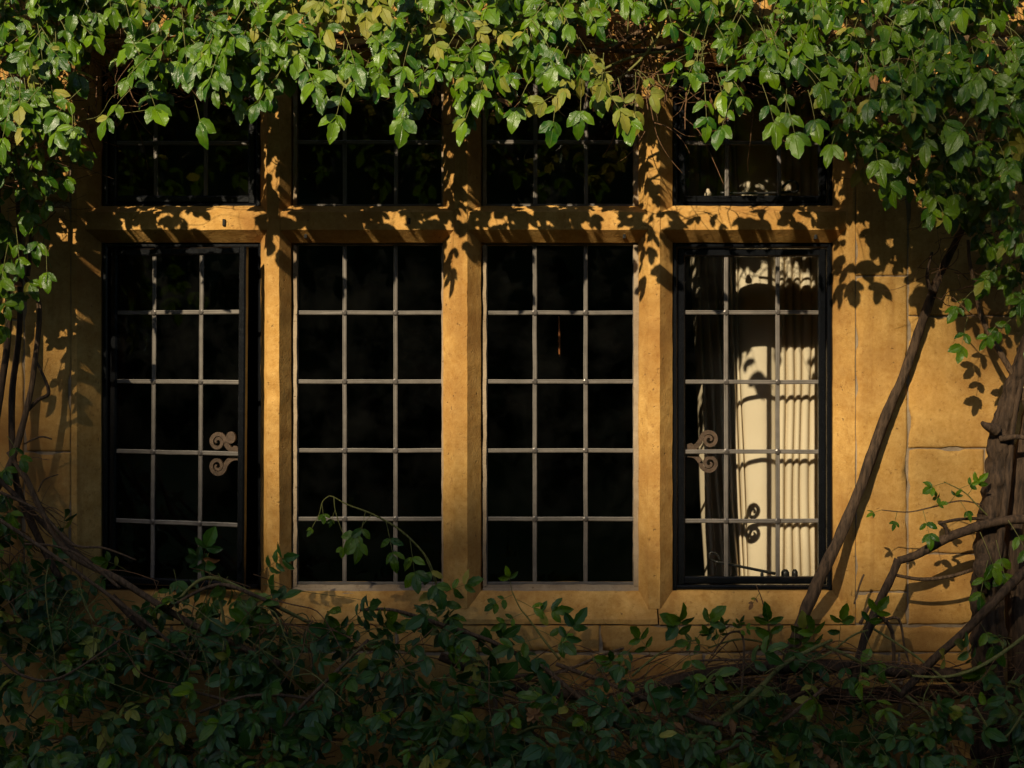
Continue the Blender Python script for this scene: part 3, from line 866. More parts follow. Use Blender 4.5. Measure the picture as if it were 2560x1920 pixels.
class Plant:
    def __init__(self, root, seed):
        self.root = root; self.rg = random.Random(seed)
        self.leaves = []       # (matrix, variant, material)
        self.tw = {}           # material -> (V, F)
    def twig(self, pts, r0, r1, mat='twig', sides=4, sub=3):
        path = smooth_path(pts, sub)
        V, F = self.tw.setdefault(mat, ([], []))
        v, f = tube_vf(path, lerp_list([r0, r1], len(path)), sides, len(V))
        V += v; F += f
    def leaflet(self, base, d, n, size, mat):
        d = d.normalized()
        n = (n - d * n.dot(d))
        n = n.normalized() if n.length > 1e-5 else d.orthogonal().normalized()
        x = d.cross(n)
        m = Matrix(((x.x * size, d.x * size, n.x * size, base.x), (x.y * size, d.y * size, n.y * size, base.y), (x.z * size, d.z * size, n.z * size, base.z), (0, 0, 0, 1)))
        self.leaves.append((m, self.rg.randrange(NVAR), mat))
    def compound(self, o, r, n, size, pairs=2, mat=0, droop=0.3, stem='green_stem'):
        """a pinnate rose leaf: leaf stalk from o along r, blade facing n"""
        rg = self.rg
        r = r.normalized()
        n = (n - r * n.dot(r)).normalized()
        side = r.cross(n)
        L = size * (0.95 + 0.45 * pairs)
        end = o + r * L + Vector((0, 0, -droop * L * 0.35))
        mid = o + r * L * 0.5 + Vector((0, 0, -droop * L * 0.06))
        self.twig([o, mid, end], 0.0011, 0.0006, stem, sides=3, sub=3)
        def jn(): return Vector((rg.gauss(0, .2), rg.gauss(0, .2), rg.gauss(0, .2)))
        pick = lambda: mat if rg.random() < 0.975 else (1 if rg.random() < 0.85 else 2)
        self.leaflet(end, (end - mid).normalized() + Vector((0, 0, -droop * .5)) + jn() * .5, n + jn(), size * rg.uniform(1.0, 1.2), pick())
        for k in range(pairs):
            t = 0.92 - 0.40 * k if pairs < 3 else 0.94 - 0.27 * k
            b = o + (end - o) * t
            for s_ in (-1, 1):
                if rg.random() < 0.05: continue
                a = rg.uniform(0.85, 1.25)
                d = r * math.cos(a) + side * s_ * math.sin(a) + Vector((0, 0, -droop * rg.uniform(.3, 1.1)))
                self.leaflet(b, d, n + jn() + side * s_ * 0.15, size * rg.uniform(0.72, 1.0) * (1 - 0.08 * k), pick())
    def finish(self, most=300):
        # which leaflets show most: painter's count on a coarse picture grid, near to far
        W, H = 640, 480
        cov = np.zeros((H, W), dtype=bool)
        info = []
        for idx, (m, v, mt) in enumerate(self.leaves):
            c = m @ Vector((0, 0.5, 0))
            info.append((c.y, idx))
        info.sort()
        score = {}
        for y, idx in info:
            m, v, mt = self.leaves[idx]
            pts = [m @ Vector(q) for q in ((0, 0, 0), (0.3, .45, 0.03), (0, 1, 0), (-0.3, .45, 0.03))]
            pr = []
            for q in pts:
                s_ = D / (D + q.y)
                pr.append(((1280 + q.x / K * s_) / 4, (960 - (q.z - CZ) / K * s_) / 4))
            xs = [p[0] for p in pr]; ys_ = [p[1] for p in pr]
            x0, x1 = max(0, int(min(xs))), min(W - 1, int(max(xs)) + 1); y0, y1 = max(0, int(min(ys_))), min(H - 1, int(max(ys_)) + 1)
            if x1 <= x0 or y1 <= y0: score[idx] = 0; continue
            gxx, gyy = np.meshgrid(np.arange(x0, x1), np.arange(y0, y1))
            ins = np.zeros(gxx.shape, dtype=int)
            for i in range(4):
                ax, ay = pr[i]; bx_, by_ = pr[(i + 1) % 4]
                ins += np.where((bx_ - ax) * (gyy - ay) - (by_ - ay) * (gxx - ax) >= 0, 1, -1)
            inside = np.abs(ins) == 4
            sub = cov[y0:y1, x0:x1]
            score[idx] = int((inside & ~sub).sum())
            sub |= inside
        order = sorted(range(len(self.leaves)), key=lambda i: -score.get(i, 0))
        big = set(i for i in order[:most] if score.get(i, 0) > 2)
        inv = Matrix.Translation(-self.root.location)
        for i in sorted(big):
            m, v, mt = self.leaves[i]
            o = bpy.data.objects.new("leaf", LEAF_ME[mt][v])
            col.objects.link(o); o.parent = self.root
            o.matrix_local = inv @ m
        rest = [i for i in range(len(self.leaves)) if i not in big]
        if rest:
            Vs, Fs, U, Rn, MI = [], [], [], [], []
            off = 0
            for i in rest:
                m, v, mt = self.leaves[i]
                gv, gu, gf = GEO[v]
                A = np.array(m)
                Vs.append(gv @ A[:3, :3].T + A[:3, 3]); U.append(gu)
                Rn.append(np.full(len(gv), self.rg.random()))
                Fs += [tuple(a + off for a in f) for f in gf]; MI += [mt] * len(gf)
                off += len(gv)
            me = leaf_mesh("foliage", np.concatenate(Vs), Fs, np.concatenate(U), np.concatenate(Rn), LEAF_MATS, MI)
            o = bpy.data.objects.new("foliage", me); o["kind"] = "stuff"
            link(o, self.root)
        for mat, (V, F) in self.tw.items():
            mk("twigs" if mat != 'green_stem' else "leaf_stalks", V, F, M[mat], self.root, smooth=True, kind="stuff")
        print("plant", self.root.name, len(self.leaves), "leaflets", len(big), "single")

def curve_at(tab, x):
    return float(np.interp(x, [a for a, b in tab], [b for a, b in tab]))

right_base = Vector((X(2470), -0.12, 0.03))
left_base = Vector((X(-60), -0.12, 0.03))
climb_r = thing("climbing_rose", "old climbing rose with a gnarled trunk, its sunlit canopy hanging over the curtained side", "rose", right_base, "rose bushes on the house")
climb_l = thing("climbing_rose", "climbing rose on the dim side of the wall, its canopy over the open casement", "rose", left_base, "rose bushes on the house")
bush_l = thing("rose_bush", "dark leafy rose bush in the shade below the open casement", "rose", Vector((X(500), -0.3, 0.03)), "rose bushes on the house")
bush_r = thing("rose_bush", "dark twiggy rose bush in the shade below the curtained casement", "rose", Vector((X(1900), -0.3, 0.03)), "rose bushes on the house")
PR, PL, BL, BR = Plant(climb_r, 1), Plant(climb_l, 2), Plant(bush_l, 3), Plant(bush_r, 4)

# ------------------------------------------------------------------ canopy above the windows
FR = [(-100, 470), (0, 455), (110, 430), (200, 350), (300, 285), (420, 290), (600, 290), (720, 270), (900, 262), (1010, 285), (1180, 310), (1300, 265), (1450, 300), (1600, 290), (1700, 270),
      (1800, 285), (1900, 285), (1980, 265), (2060, 290), (2150, 320), (2250, 370), (2350, 400), (2450, 430), (2560, 480), (2700, 540)]
FR2 = [(2060, 300), (2150, 370), (2250, 480), (2350, 520), (2450, 550), (2560, 640), (2700, 680)]
GAPS = [(255, 165, 120, 95, 1.0), (80, 330, 90, 90, .55), (1620, 95, 160, 115, 1.0), (1420, 90, 60, 60, .4), (2150, 130, 70, 60, .6), (2230, 200, 60, 60, .5), (2090, 300, 90, 60, .6), (190, 260, 60, 60, .6), (30, 400, 60, 90, .5), (1250, 140, 60, 40, .4)]
def gap_p(px, py):
    p = 0
    for (gx_, gy_, rx, ry, s_) in GAPS:
        q = ((px - gx_) / rx) ** 2 + ((py - gy_) / ry) ** 2
        if q < 1: p = max(p, s_ * min(1, 1.6 * (1 - q)))
    return p
YELLOW = [(700, 60, 40, 40), (890, 40, 90, 60), (1120, 60, 70, 70), (1500, 215, 110, 70), (1420, 280, 80, 50), (1660, 270, 60, 60), (1190, 330, 40, 50), (2010, 235, 60, 60)]
def yellow(px, py, rg):
    for (a, b, rx, ry) in YELLOW:
        if ((px - a) / rx) ** 2 + ((py - b) / ry) ** 2 < 1: return rg.random() < 0.55
    return rg.random() < 0.015
rgc = random.Random(5)
def canopy(count, dlo, dhi, size, frlim, seed, gapw=1.0, dens=None):
    rg = random.Random(seed)
    made = 0
    while made < count:
        px = rg.uniform(-420, 2700); py = rg.uniform(-130, 560) if dens is None else rg.uniform(*dens)
        lim = curve_at(FR, px) - frlim
        if py > lim: continue
        if gapw and rg.random() > max(.30, min(1, (lim - py) / 130 + .30)): continue
        if gapw and rg.random() < gap_p(px, py + 45) * gapw: continue
        if gapw and mn.noise(Vector((px * 0.015, py * 0.018, 8))) < -0.10: continue
        pl = PL if px + rg.gauss(0, 60) < 1260 else PR
        # canopy hangs out furthest near its lower fringe
        out = 0.47 * (0.78 + 0.22 * max(0, min(1, (py + 100) / 330))) + 0.03 * mn.noise(Vector((px * 0.006, py * 0.006, 3)))
        d = out * rg.uniform(dlo, dhi)
        o = P(px, py, -d)
        r = Vector((rg.gauss(0, .5), -0.40 + rg.gauss(0, .3), -0.85 + rg.gauss(0, .35)))
        n = Vector((-0.18 + rg.gauss(0, .42), -0.85, 0.50 + rg.gauss(0, .38)))
        pairs = 2 if rg.random() < .7 else 1
        pl.compound(o, r, n, size * rg.uniform(0.68, 1.22), pairs, 1 if yellow(px, py + 60, rg) else 0, droop=rg.uniform(.25, .7))
        made += 1
canopy(900, 0.82, 1.05, 0.0455, 86, 21)
canopy(380, 0.40, 0.80, 0.044, 150, 22, 1.0)
canopy(150, 0.15, 0.45, 0.046, 190, 23, 0.7)
canopy(470, 0.4, 1.0, 0.060, 92, 24, 0.0, (-520, -110))   # the climber goes on up the wall, unseen, to block the sun

# left edge: sprays trailing down
rg = random.Random(31)
for (px, py, k) in [(95, 400, 2), (60, 430, 2), (120, 470, 2), (90, 505, 1), (30, 470, 2), (110, 555, 2), (20, 560, 1), (40, 610, 2), (115, 655, 1), (20, 650, 2), (70, 520, 1), (0, 700, 1)]:
    PL.compound(P(px, py - 40, -0.22 - rg.uniform(0, .08)), Vector((rg.gauss(.05, .35), -.3, -1)), Vector((-.2 + rg.gauss(0, .3), -.9, .35)), 0.046 * rg.uniform(.85, 1.1), k, 0, .5)
for i in range(70):      # round the corner of the view, in the sun's way
    PL.compound(P(rg.uniform(-420, -90), rg.uniform(120, 560), -.12 - rg.uniform(0, .2)), Vector((rg.gauss(.1, .5), -.3, -.8)), Vector((rg.gauss(0, .35), -.9, .4)), 0.06, 2, 0, .5)
for i in range(26):
    PL.compound(P(rg.uniform(-90, 180), rg.uniform(180, 400), -.08 - rg.uniform(0, .16)), Vector((rg.gauss(.1, .5), -.3, -.8)), Vector((rg.gauss(0, .35), -.9, .4)), 0.04, 2, 0, .5)
for i in range(34):
    PL.compound(P(rg.uniform(-90, 45), rg.uniform(480, 780) if i % 3 else rg.uniform(1080, 1300), -.10 - rg.uniform(0, .14)), Vector((rg.gauss(.1, .5), -.3, -.8)), Vector((rg.gauss(0, .35), -.9, .4)), 0.044 * rg.uniform(.8, 1.1), rg.choice((1, 2)), 0, .5)
for (px, py, d, k) in [(1190, 250, .40, 1), (1330, 215, .46, 2), (1395, 240, .45, 2), (1455, 225, .46, 1), (480, 250, .42, 1), (330, 245, .42, 2), (700, 205, .45, 2), (870, 210, .45, 2), (1020, 215, .46, 2), (1545, 220, .46, 2), (1760, 225, .45, 2),
                       (1840, 250, .47, 2), (1905, 235, .47, 2), (1960, 260, .46, 2), (2020, 250, .44, 1), (2110, 300, .44, 2), (2180, 330, .42, 2), (2200, 380, .40, 2)]:
    (PL if px < 1260 else PR).compound(P(px, py - 25, -d), Vector((rg.gauss(0, .35), -.3, -.95)), Vector((-.2 + rg.gauss(0, .3), -.9, .4)), 0.05 * rg.uniform(.9, 1.15), k, 1 if rg.random() < .15 else 0, .5)
# right side: sprays hanging below the canopy
for i in range(58):
    px = rg.uniform(2110, 2640); py = rg.uniform(230, curve_at(FR2, px) - 75)
    PR.compound(P(px, py, -rg.uniform(.16, .34)), Vector((rg.gauss(0, .5), -.35, -.9)), Vector((-.15 + rg.gauss(0, .35), -.9, .45)), 0.048 * rg.uniform(.85, 1.15), 2, 1 if rg.random() < .06 else 0, .5)
for i in range(34):
    px = rg.uniform(2190, 2640); py = rg.uniform(360, 400 + (px - 2190) * .45)
    PR.compound(P(px, py, -rg.uniform(.12, .36)), Vector((rg.gauss(0, .5), -.35, -.9)), Vector((-.15 + rg.gauss(0, .35), -.9, .45)), 0.046 * rg.uniform(.8, 1.15), rg.choice((1, 2)), 0, .5)
# right edge, loose leaves in front of the upper trunk
for i in range(34):
    px = rg.uniform(2400, 2640); py = rg.uniform(480, 820)
    PR.compound(P(px, py, -rg.uniform(.10, .25)), Vector((rg.gauss(-.2, .5), -.3, -.8)), Vector((rg.gauss(0, .4), -.9, .4)), 0.044 * rg.uniform(.8, 1.1), rg.choice((1, 2)), 0, .5)

# twigs inside the canopy
def twig_cloud(pl, n, px0, px1, pyf, dlo, dhi, lmin, lmax, mat, r, seed, curl=0.25, dirz=None, fringe=False, topcap=False):
    rg = random.Random(seed)
    for _ in range(n):
        px = rg.uniform(px0, px1); py = pyf(px, rg)
        if py is None: continue
        p = P(px, py, -rg.uniform(dlo, dhi))
        a = rg.uniform(0, 2 * math.pi) if dirz is None else rg.gauss(dirz, .5)
        d = Vector((math.cos(a), rg.gauss(0, .35), math.sin(a) * .8)).normalized()
        L = rg.uniform(lmin, lmax)
        pts = [p]
        for k in range(4):
            d = (d + Vector((rg.gauss(0, curl), rg.gauss(0, curl), rg.gauss(0, curl)))).normalized()
            q = pts[-1] + d * L / 4
            q.y = min(q.y, -0.012)
            if topcap and q.z > Z(curve_at(TOPB, 1280 + q.x / K) - 15): d.z = -abs(d.z); q.z = pts[-1].z - 0.012
            if fringe and q.z < Z(curve_at(FR, 1280 + q.x / K) + 25): d.z = abs(d.z); q.z = pts[-1].z + 0.01
            pts.append(q)
        rr = r * rg.uniform(.6, 1.5)
        pl.twig(pts, rr, rr * .5, mat)
can_py = lambda px, rg: rg.uniform(-120, curve_at(FR, px) - 20)
for pl, a, b, sd in ((PL, -120, 1280, 41), (PR, 1250, 2700, 42)):
    twig_cloud(pl, 210, a, b, can_py, .02, .26, .10, .34, 'twig', .0014, sd, .35, None, True)
    twig_cloud(pl, 30, a, b, can_py, .10, .33, .12, .3, 'green_stem', .0014, sd + 10, .35, None, True)
twig_cloud(PR, 70, 1500, 1760, lambda px, rg: rg.uniform(-40, 250), .03, .28, .08, .3, 'twig', .0016, 61)
twig_cloud(PR, 20, 1480, 1780, lambda px, rg: rg.uniform(0, 250), .12, .32, .2, .4, 'green_stem', .0022, 62, .2, None, True)
twig_cloud(PL, 70, 160, 330, lambda px, rg: rg.uniform(40, 280), .03, .22, .06, .22, 'twig', .0013, 63)
twig_cloud(PL, 110, -60, 150, lambda px, rg: rg.uniform(150, 560), .02, .2, .06, .25, 'twig', .0012, 64)
twig_cloud(PR, 140, 2060, 2640, lambda px, rg: rg.uniform(200, curve_at(FR2, px) + 40), .02, .22, .06, .18, 'twig', .0012, 65, .4)
twig_cloud(PR, 40, 2330, 2640, lambda px, rg: rg.uniform(470, 760), .03, .16, .08, .2, 'twig', .0013, 66, .4)
twig_cloud(PR, 26, 1560, 2060, lambda px, rg: rg.uniform(235, 330), .12, .3, .08, .22, 'twig', .0012, 67)
twig_cloud(PL, 46, 150, 1260, lambda px, rg: rg.uniform(150, curve_at(FR, px) - 10), .2, .42, .06, .16, 'twig', .0011, 68, .4, None, True)
twig_cloud(PR, 60, 1260, 2300, lambda px, rg: rg.uniform(150, curve_at(FR, px) + 10), .2, .42, .06, .18, 'twig', .0011, 69, .4, None, True)
# withered leaflets caught among the twigs
for (pl, n, a, b, c, d_, sd) in ((PL, 150, -60, 330, 40, 520, 71), (PR, 70, 1480, 1780, 0, 200, 72), (PR, 130, 2040, 2640, 60, 560, 73), (PL, 60, 330, 1250, 0, 250, 74), (PR, 60, 1250, 2100, 0, 260, 75)):
    rg = random.Random(sd)
    for _ in range(n):
        px, py = rg.uniform(a, b), rg.uniform(c, d_)
        if py > curve_at(FR, px) + 30: continue
        pl.leaflet(P(px, py, -rg.uniform(.03, .16)), Vector((rg.gauss(0, .6), rg.gauss(0, .4), -1)), Vector((rg.gauss(0, .6), -1, rg.gauss(.2, .5))), rg.uniform(.014, .030), 2)

# ------------------------------------------------------------------ the climbers' wood
def br(root, pts, rad, mat='cane', sides=8, rough=.12, ridge=0.0, name="branch", seed=0.0, sub=6):
    return tube(name, [P(*p) for p in pts], rad, M[mat], root, sides=sides, sub=sub, rough=rough, ridge=ridge, seed=seed)
br(climb_r, [(2475, 2420, -.10), (2478, 1960, -.11), (2470, 1700, -.12), (2468, 1500, -.13), (2478, 1330, -.12), (2490, 1200, -.12), (2500, 1090, -.13), (2530, 980, -.14), (2575, 860, -.16), (2640, 640, -.2), (2660, 300, -.2)],
   [.050, .044, .042, .042, .034, .030, .028, .023, .022, .019, .016], 'bark', 40, .30, .10, "trunk", 3, 18)
br(climb_r, [(2560, 2400, -.08), (2556, 1900, -.09), (2545, 1600, -.08), (2535, 1400, -.08), (2540, 1250, -.08), (2565, 1100, -.09), (2600, 950, -.1)], [.034, .032, .03, .026, .024, .022, .02], 'bark', 12, .2, .12, "trunk", 7)
br(climb_r, [(2520, 1950, -.15), (2500, 1720, -.165), (2478, 1520, -.175), (2500, 1350, -.16), (2520, 1200, -.15), (2530, 1090, -.15), (2550, 970, -.16), (2600, 840, -.17)], [.011, .011, .010, .010, .009, .008, .008, .007], 'bark', 9, .25, .1, seed=5.0)
# knot and snags on the trunk
br(climb_r, [(2490, 1075, -.16), (2468, 1066, -.175), (2454, 1056, -.18)], [.016, .010, .004], 'bark', 7, .3, name="snag")
br(climb_r, [(2500, 1098, -.16), (2535, 1092, -.18), (2562, 1094, -.19)], [.009, .007, .006], 'bark', 7, .2, name="snag")
br(climb_r, [(2462, 1390, -.16), (2452, 1430, -.175), (2464, 1480, -.16)], [.016, .022, .016], 'bark', 9, .5, name="burl")
# side branch reaching towards the window
br(climb_r, [(2600, 1296, -.16), (2510, 1302, -.17), (2440, 1318, -.17), (2360, 1350, -.16), (2290, 1388, -.15), (2245, 1402, -.14)], [.011, .012, .013, .012, .011, .009], 'bark', 9, .2)
br(climb_r, [(2246, 1398, -.14), (2225, 1450, -.14), (2200, 1500, -.14), (2180, 1550, -.15), (2160, 1600, -.16), (2140, 1680, -.17), (2120, 1760, -.18)], [.010, .011, .011, .013, .012, .012, .012], 'bark', 9, .2)
br(climb_r, [(2370, 1345, -.16), (2364, 1320, -.17), (2346, 1308, -.18)], [.006, .005, .003], 'bark', 6, .2)
br(climb_r, [(2350, 1308, -.17), (2400, 1298, -.16), (2470, 1296, -.15)], [.004, .004, .004], 'bark', 6, .2)
br(climb_r, [(2232, 1436, -.14), (2300, 1448, -.13), (2370, 1442, -.13), (2430, 1425, -.13)], [.004, .005, .005, .005], 'cane', 6)
br(climb_r, [(2190, 1530, -.14), (2230, 1580, -.13), (2234, 1690, -.13)], [.007, .006, .005], 'cane', 6)
br(climb_r, [(2164, 1575, -.14), (2200, 1555, -.13), (2246, 1548, -.12), (2262, 1620, -.12), (2280, 1680, -.12)], [.005, .004, .004, .003, .003], 'cane', 6)
br(climb_r, [(2150, 1560, -.14), (2176, 1510, -.13), (2182, 1500, -.13)], [.005, .004, .002], 'cane', 6)
br(climb_r, [(2135, 1510, -.08), (2150, 1460, -.08), (2160, 1436, -.08)], [.002, .003, .003], 'cane', 6)
br(climb_r, [(2640, 1380, -.24), (2560, 1430, -.24), (2470, 1520, -.24), (2400, 1590, -.22), (2330, 1652, -.20), (2250, 1740, -.2)], [.011, .012, .012, .011, .011, .01], 'bark', 9, .15)
br(climb_r, [(2440, 700, -.14), (2452, 790, -.14), (2500, 880, -.15), (2545, 960, -.15), (2575, 1040, -.14)], [.006, .007, .008, .009, .009], 'cane', 7)
br(climb_r, [(2420, 600, -.12), (2425, 660, -.13), (2442, 730, -.14)], [.004, .005, .006], 'cane', 7)
# canes through the canopy
for i, (pts, rad, mt) in enumerate([
    ([(1440, 120, -.22), (1560, 128, -.24), (1660, 120, -.24), (1780, 80, -.22)], [.006, .007, .007, .008], 'cane'),
    ([(1450, 205, -.26), (1560, 150, -.26), (1660, 130, -.25), (1760, 140, -.24)], [.003, .004, .004, .004], 'green_stem'),
    ([(1500, 230, -.27), (1580, 170, -.28), (1640, 100, -.28), (1670, 20, -.26), (1690, -60, -.24)], [.003, .003, .003, .004, .004], 'green_stem'),
    ([(1620, 70, -.24), (1580, 90, -.25), (1530, 125, -.25)], [.006, .006, .005], 'cane'),
    ([(1600, 60, -.2), (1625, 160, -.22), (1640, 230, -.25)], [.003, .003, .002], 'twig'),
    ([(2090, 210, -.24), (2075, 270, -.25), (2050, 325, -.26), (2020, 345, -.26)], [.004, .0045, .004, .003], 'cane'),
    ([(2020, 345, -.26), (1985, 330, -.26), (1950, 345, -.26)], [.002, .002, .001], 'green_stem'),
    ([(2320, 20, -.25), (2345, 110, -.27), (2360, 190, -.28)], [.003, .003, .003], 'cane'),
    ([(2290, 270, -.26), (2320, 310, -.28), (2400, 350, -.28)], [.003, .003, .003], 'green_stem'),
    ([(2000, 133, -.25), (2060, 130, -.27), (2110, 135, -.27)], [.002, .002, .002], 'green_stem'),
    ([(1700, 0, -.1), (1900, 60, -.08), (2200, 40, -.1), (2600, 160, -.15)], [.009, .01, .012, .014], 'cane'),
    ([(1300, 60, -.08), (1600, 20, -.09), (2000, 140, -.1), (2300, 200, -.1), (2620, 420, -.15)], [.006, .007, .009, .01, .012], 'cane'),
]):
    br(climb_r, pts, rad, mt, 6)
for i, (pts, rad, mt) in enumerate([
    ([(60, 60, -.08), (400, 20, -.1), (800, 120, -.09), (1250, 50, -.1)], [.010, .009, .008, .006], 'cane'),
    ([(20, 200, -.1), (220, 120, -.1), (500, 200, -.12), (900, 140, -.12)], [.008, .007, .006, .004], 'cane'),
    ([(265, 150, -.22), (290, 200, -.23), (312, 230, -.24)], [.002, .003, .0025], 'green_stem'),
    ([(60, 690, -.1), (98, 760, -.1), (88, 900, -.1), (70, 1010, -.11), (30, 1150, -.12), (-30, 1260, -.12)], [.006, .007, .0075, .008, .009, .01], 'cane'),
    ([(70, 420, -.14), (80, 560, -.12), (70, 690, -.1)], [.005, .006, .006], 'cane'),
    ([(20, 240, -.14), (-6, 500, -.12), (22, 800, -.1), (-14, 1100, -.12), (-40, 1500, -.14)], [.007, .008, .009, .010, .011], 'bark'),
    ([(45, 500, -.07), (50, 800, -.06), (30, 1000, -.07), (40, 1200, -.1), (90, 1330, -.12), (150, 1450, -.15)], [.006, .008, .009, .010, .010, .010], 'bark'),
    ([(100, 640, -.16), (70, 625, -.17), (40, 600, -.18)], [.0015, .0018, .002], 'green_stem'),
    ([(120, 560, -.16), (108, 620, -.16), (130, 670, -.16)], [.0012, .0016, .0016], 'green_stem'),
    ([(90, 900, -.1), (122, 978, -.1), (95, 1000, -.1), (70, 1025, -.1)], [.003, .005, .005, .005], 'bark'),
    ([(60, 1110, -.11), (100, 1092, -.11), (130, 1098, -.11)], [.002, .0025, .002], 'cane'),
    ([(95, 1230, -.11), (110, 1200, -.11), (146, 1186, -.11)], [.002, .002, .0015], 'cane'),
    ([(20, 1130, -.12), (70, 1210, -.13), (110, 1290, -.14), (185, 1365, -.15)], [.005, .006, .006, .006], 'cane'),
    ([(-20, 1180, -.14), (60, 1260, -.15), (140, 1340, -.16), (230, 1410, -.18)], [.006, .007, .007, .006], 'bark'),
]):
    br(climb_l, pts, rad, mt, 7)

# the bare leaning stem
lean = thing("bare_stem", "thick bare woody stem leaning across the wall beside the curtained casement", "stem", P(1930, 1760, -.1))
br(lean, [(1925, 1770, -.09), (1985, 1610, -.075), (2036, 1475, -.06), (2105, 1330, -.045), (2165, 1180, -.034), (2215, 1040, -.027), (2262, 930, -.024), (2300, 820, -.024), (2328, 740, -.03), (2352, 680, -.04), (2392, 600, -.06), (2440, 500, -.10)],
   [.0165, .016, .0155, .015, .0142, 0.0135, .013, .0125, .0128, .0105, .009, .007], 'bark', 18, .20, .10, "stem", 11, 8)
br(lean, [(2335, 730, -.055), (2352, 690, -.05), (2375, 640, -.05)], [.010, .007, .005], 'bark', 8, .2, name="fork")
br(lean, [(2330, 735, -.055), (2318, 690, -.06), (2330, 630, -.06)], [.008, .005, .004], 'bark', 8, .2, name="fork")

# ------------------------------------------------------------------ rose bushes below the windows
TOPB = [(-100, 1180), (0, 1220), (80, 1270), (150, 1330), (250, 1375), (350, 1405), (500, 1400), (620, 1385), (680, 1440), (700, 1490), (800, 1520), (1000, 1530), (1100, 1500), (1180, 1560), (1300, 1600), (1450, 1610), (1600, 1590), (1700, 1590),
        (1850, 1600), (2000, 1560), (2080, 1580), (2200, 1620), (2350, 1660), (2450, 1620), (2560, 1560), (2700, 1500)]
def bush(count, seed, size, dens_lo, dlo, dhi, addtop=0):
    rg = random.Random(seed)
    made = 0
    while made < count:
        px = rg.uniform(-160, 2720); py = rg.uniform(1240, 2080)
        top = curve_at(TOPB, px) + addtop
        if py < top: continue
        q = (py - top) / 160.0
        if q < 1 and rg.random() > (dens_lo + (1 - dens_lo) * q): continue
        # the middle of the wall stays open higher up
        if 1180 < px < 2330 and py < 1745 and rg.random() < .62: continue
        pl = BL if px + rg.gauss(0, 40) < 1210 else BR
        dep = .10 + .34 * max(0, min(1, (py - 1420) / 520))
        d = dep * rg.uniform(dlo, dhi)
        o = P(px, py, -d - .02)
        sgn = rg.choice((-1, 1))
        r = Vector((sgn * rg.uniform(.1, .9), -.55 + rg.gauss(0, .3), rg.gauss(-.15, .6)))
        n = Vector((rg.gauss(0, .4), -.80, .55 + rg.gauss(0, .35)))
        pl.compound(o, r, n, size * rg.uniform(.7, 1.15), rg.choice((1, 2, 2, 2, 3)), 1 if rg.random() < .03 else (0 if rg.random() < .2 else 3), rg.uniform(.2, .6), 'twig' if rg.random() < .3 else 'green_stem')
        made += 1
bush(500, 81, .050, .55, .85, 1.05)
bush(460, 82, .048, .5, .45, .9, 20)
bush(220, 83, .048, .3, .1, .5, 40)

def sprig(pl, pts, rad, leaves, mat='green_stem', size=.055, seed=0, lm=0):
    """a shoot with pinnate leaves: leaves = [(t along, angle in the picture plane in degrees, pairs)]"""
    rg = random.Random(seed)
    w = [P(*p) for p in pts]
    o = tube("shoot", w, rad, M[mat], pl.root, sides=6, rough=.08)
    path = smooth_path(w, 8)
    for (t, ang, pairs, sz) in leaves:
        p = path[min(len(path) - 1, int(t * (len(path) - 1)))]
        a = R(ang)
        pl.compound(p, Vector((math.cos(a), -.35, math.sin(a))), Vector((rg.gauss(0, .25), -.9, .45 + rg.gauss(0, .2))), size * sz, pairs, lm, .25)
sprig(BL, [(1100, 1500, -.14), (1085, 1440, -.14), (1060, 1385, -.15), (1000, 1325, -.16), (930, 1285, -.17), (870, 1262, -.17), (835, 1243, -.17), (822, 1240, -.17)], [.0036, .0034, .003, .0028, .0024, .002, .0017, .0012],
      [(.62, -100, 2, .85), (.58, -130, 1, .9), (.50, -75, 2, .85), (.38, -80, 2, .9), (.30, -65, 2, .9), (.16, -100, 3, .85), (.10, -60, 2, .9), (.05, 30, 2, .9), (.03, -150, 2, .9)], seed=1)
sprig(BL, [(835, 1243, -.17), (838, 1275, -.175), (850, 1315, -.18), (862, 1345, -.18)], [.0016, .0014, .0012, .001], [(.35, -110, 1, .35), (.95, -95, 1, .4)], seed=2)
sprig(BL, [(822, 1240, -.17), (806, 1255, -.175), (798, 1285, -.18), (780, 1320, -.18)], [.0014, .0013, .001, .0008], [(.4, -80, 1, .4), (.8, -120, 1, .35)], seed=3)
sprig(BR, [(1400, 1650, -.16), (1360, 1600, -.16), (1320, 1545, -.15), (1300, 1520, -.15), (1280, 1478, -.15)], [.0034, .003, .0024, .002, .0015],
      [(1, 100, 1, .6), (.95, 200, 2, .55), (.9, -20, 1, .7), (.65, 200, 2, .6), (.55, 20, 2, .8), (.4, -20, 2, .8), (.3, 190, 2, .9)], seed=4)
sprig(BR, [(1940, 1700, -.14), (1930, 1640, -.14), (1920, 1560, -.14), (1905, 1500, -.14), (1890, 1462, -.14)], [.003, .003, .0024, .0018, .001], [(.85, 230, 2, .42), (.7, -100, 1, .45), (.55, -30, 1, .45)], 'twig', .042, 5, 2)
sprig(BR, [(1780, 1640, -.2), (1800, 1610, -.2), (1830, 1580, -.2), (1860, 1610, -.2), (1845, 1830, -.22)], [.002, .0022, .0026, .0034, .004], [(.5, 60, 2, .45), (.42, 110, 2, .5), (.35, 150, 2, .6), (.2, 120, 2, .7), (.55, 20, 2, .5)], 'cane', .044, 6)
sprig(BR, [(1770, 1620, -.18), (1850, 1598, -.18), (1930, 1615, -.17), (2000, 1665, -.16), (2080, 1720, -.15)], [.002, .0025, .003, .0035, .004], [(.05, 160, 2, .8), (.12, 80, 1, .6), (.5, 100, 2, 1.0), (.72, 85, 3, 1.05), (.6, 130, 1, 1.0)], 'green_stem', .046, 7)
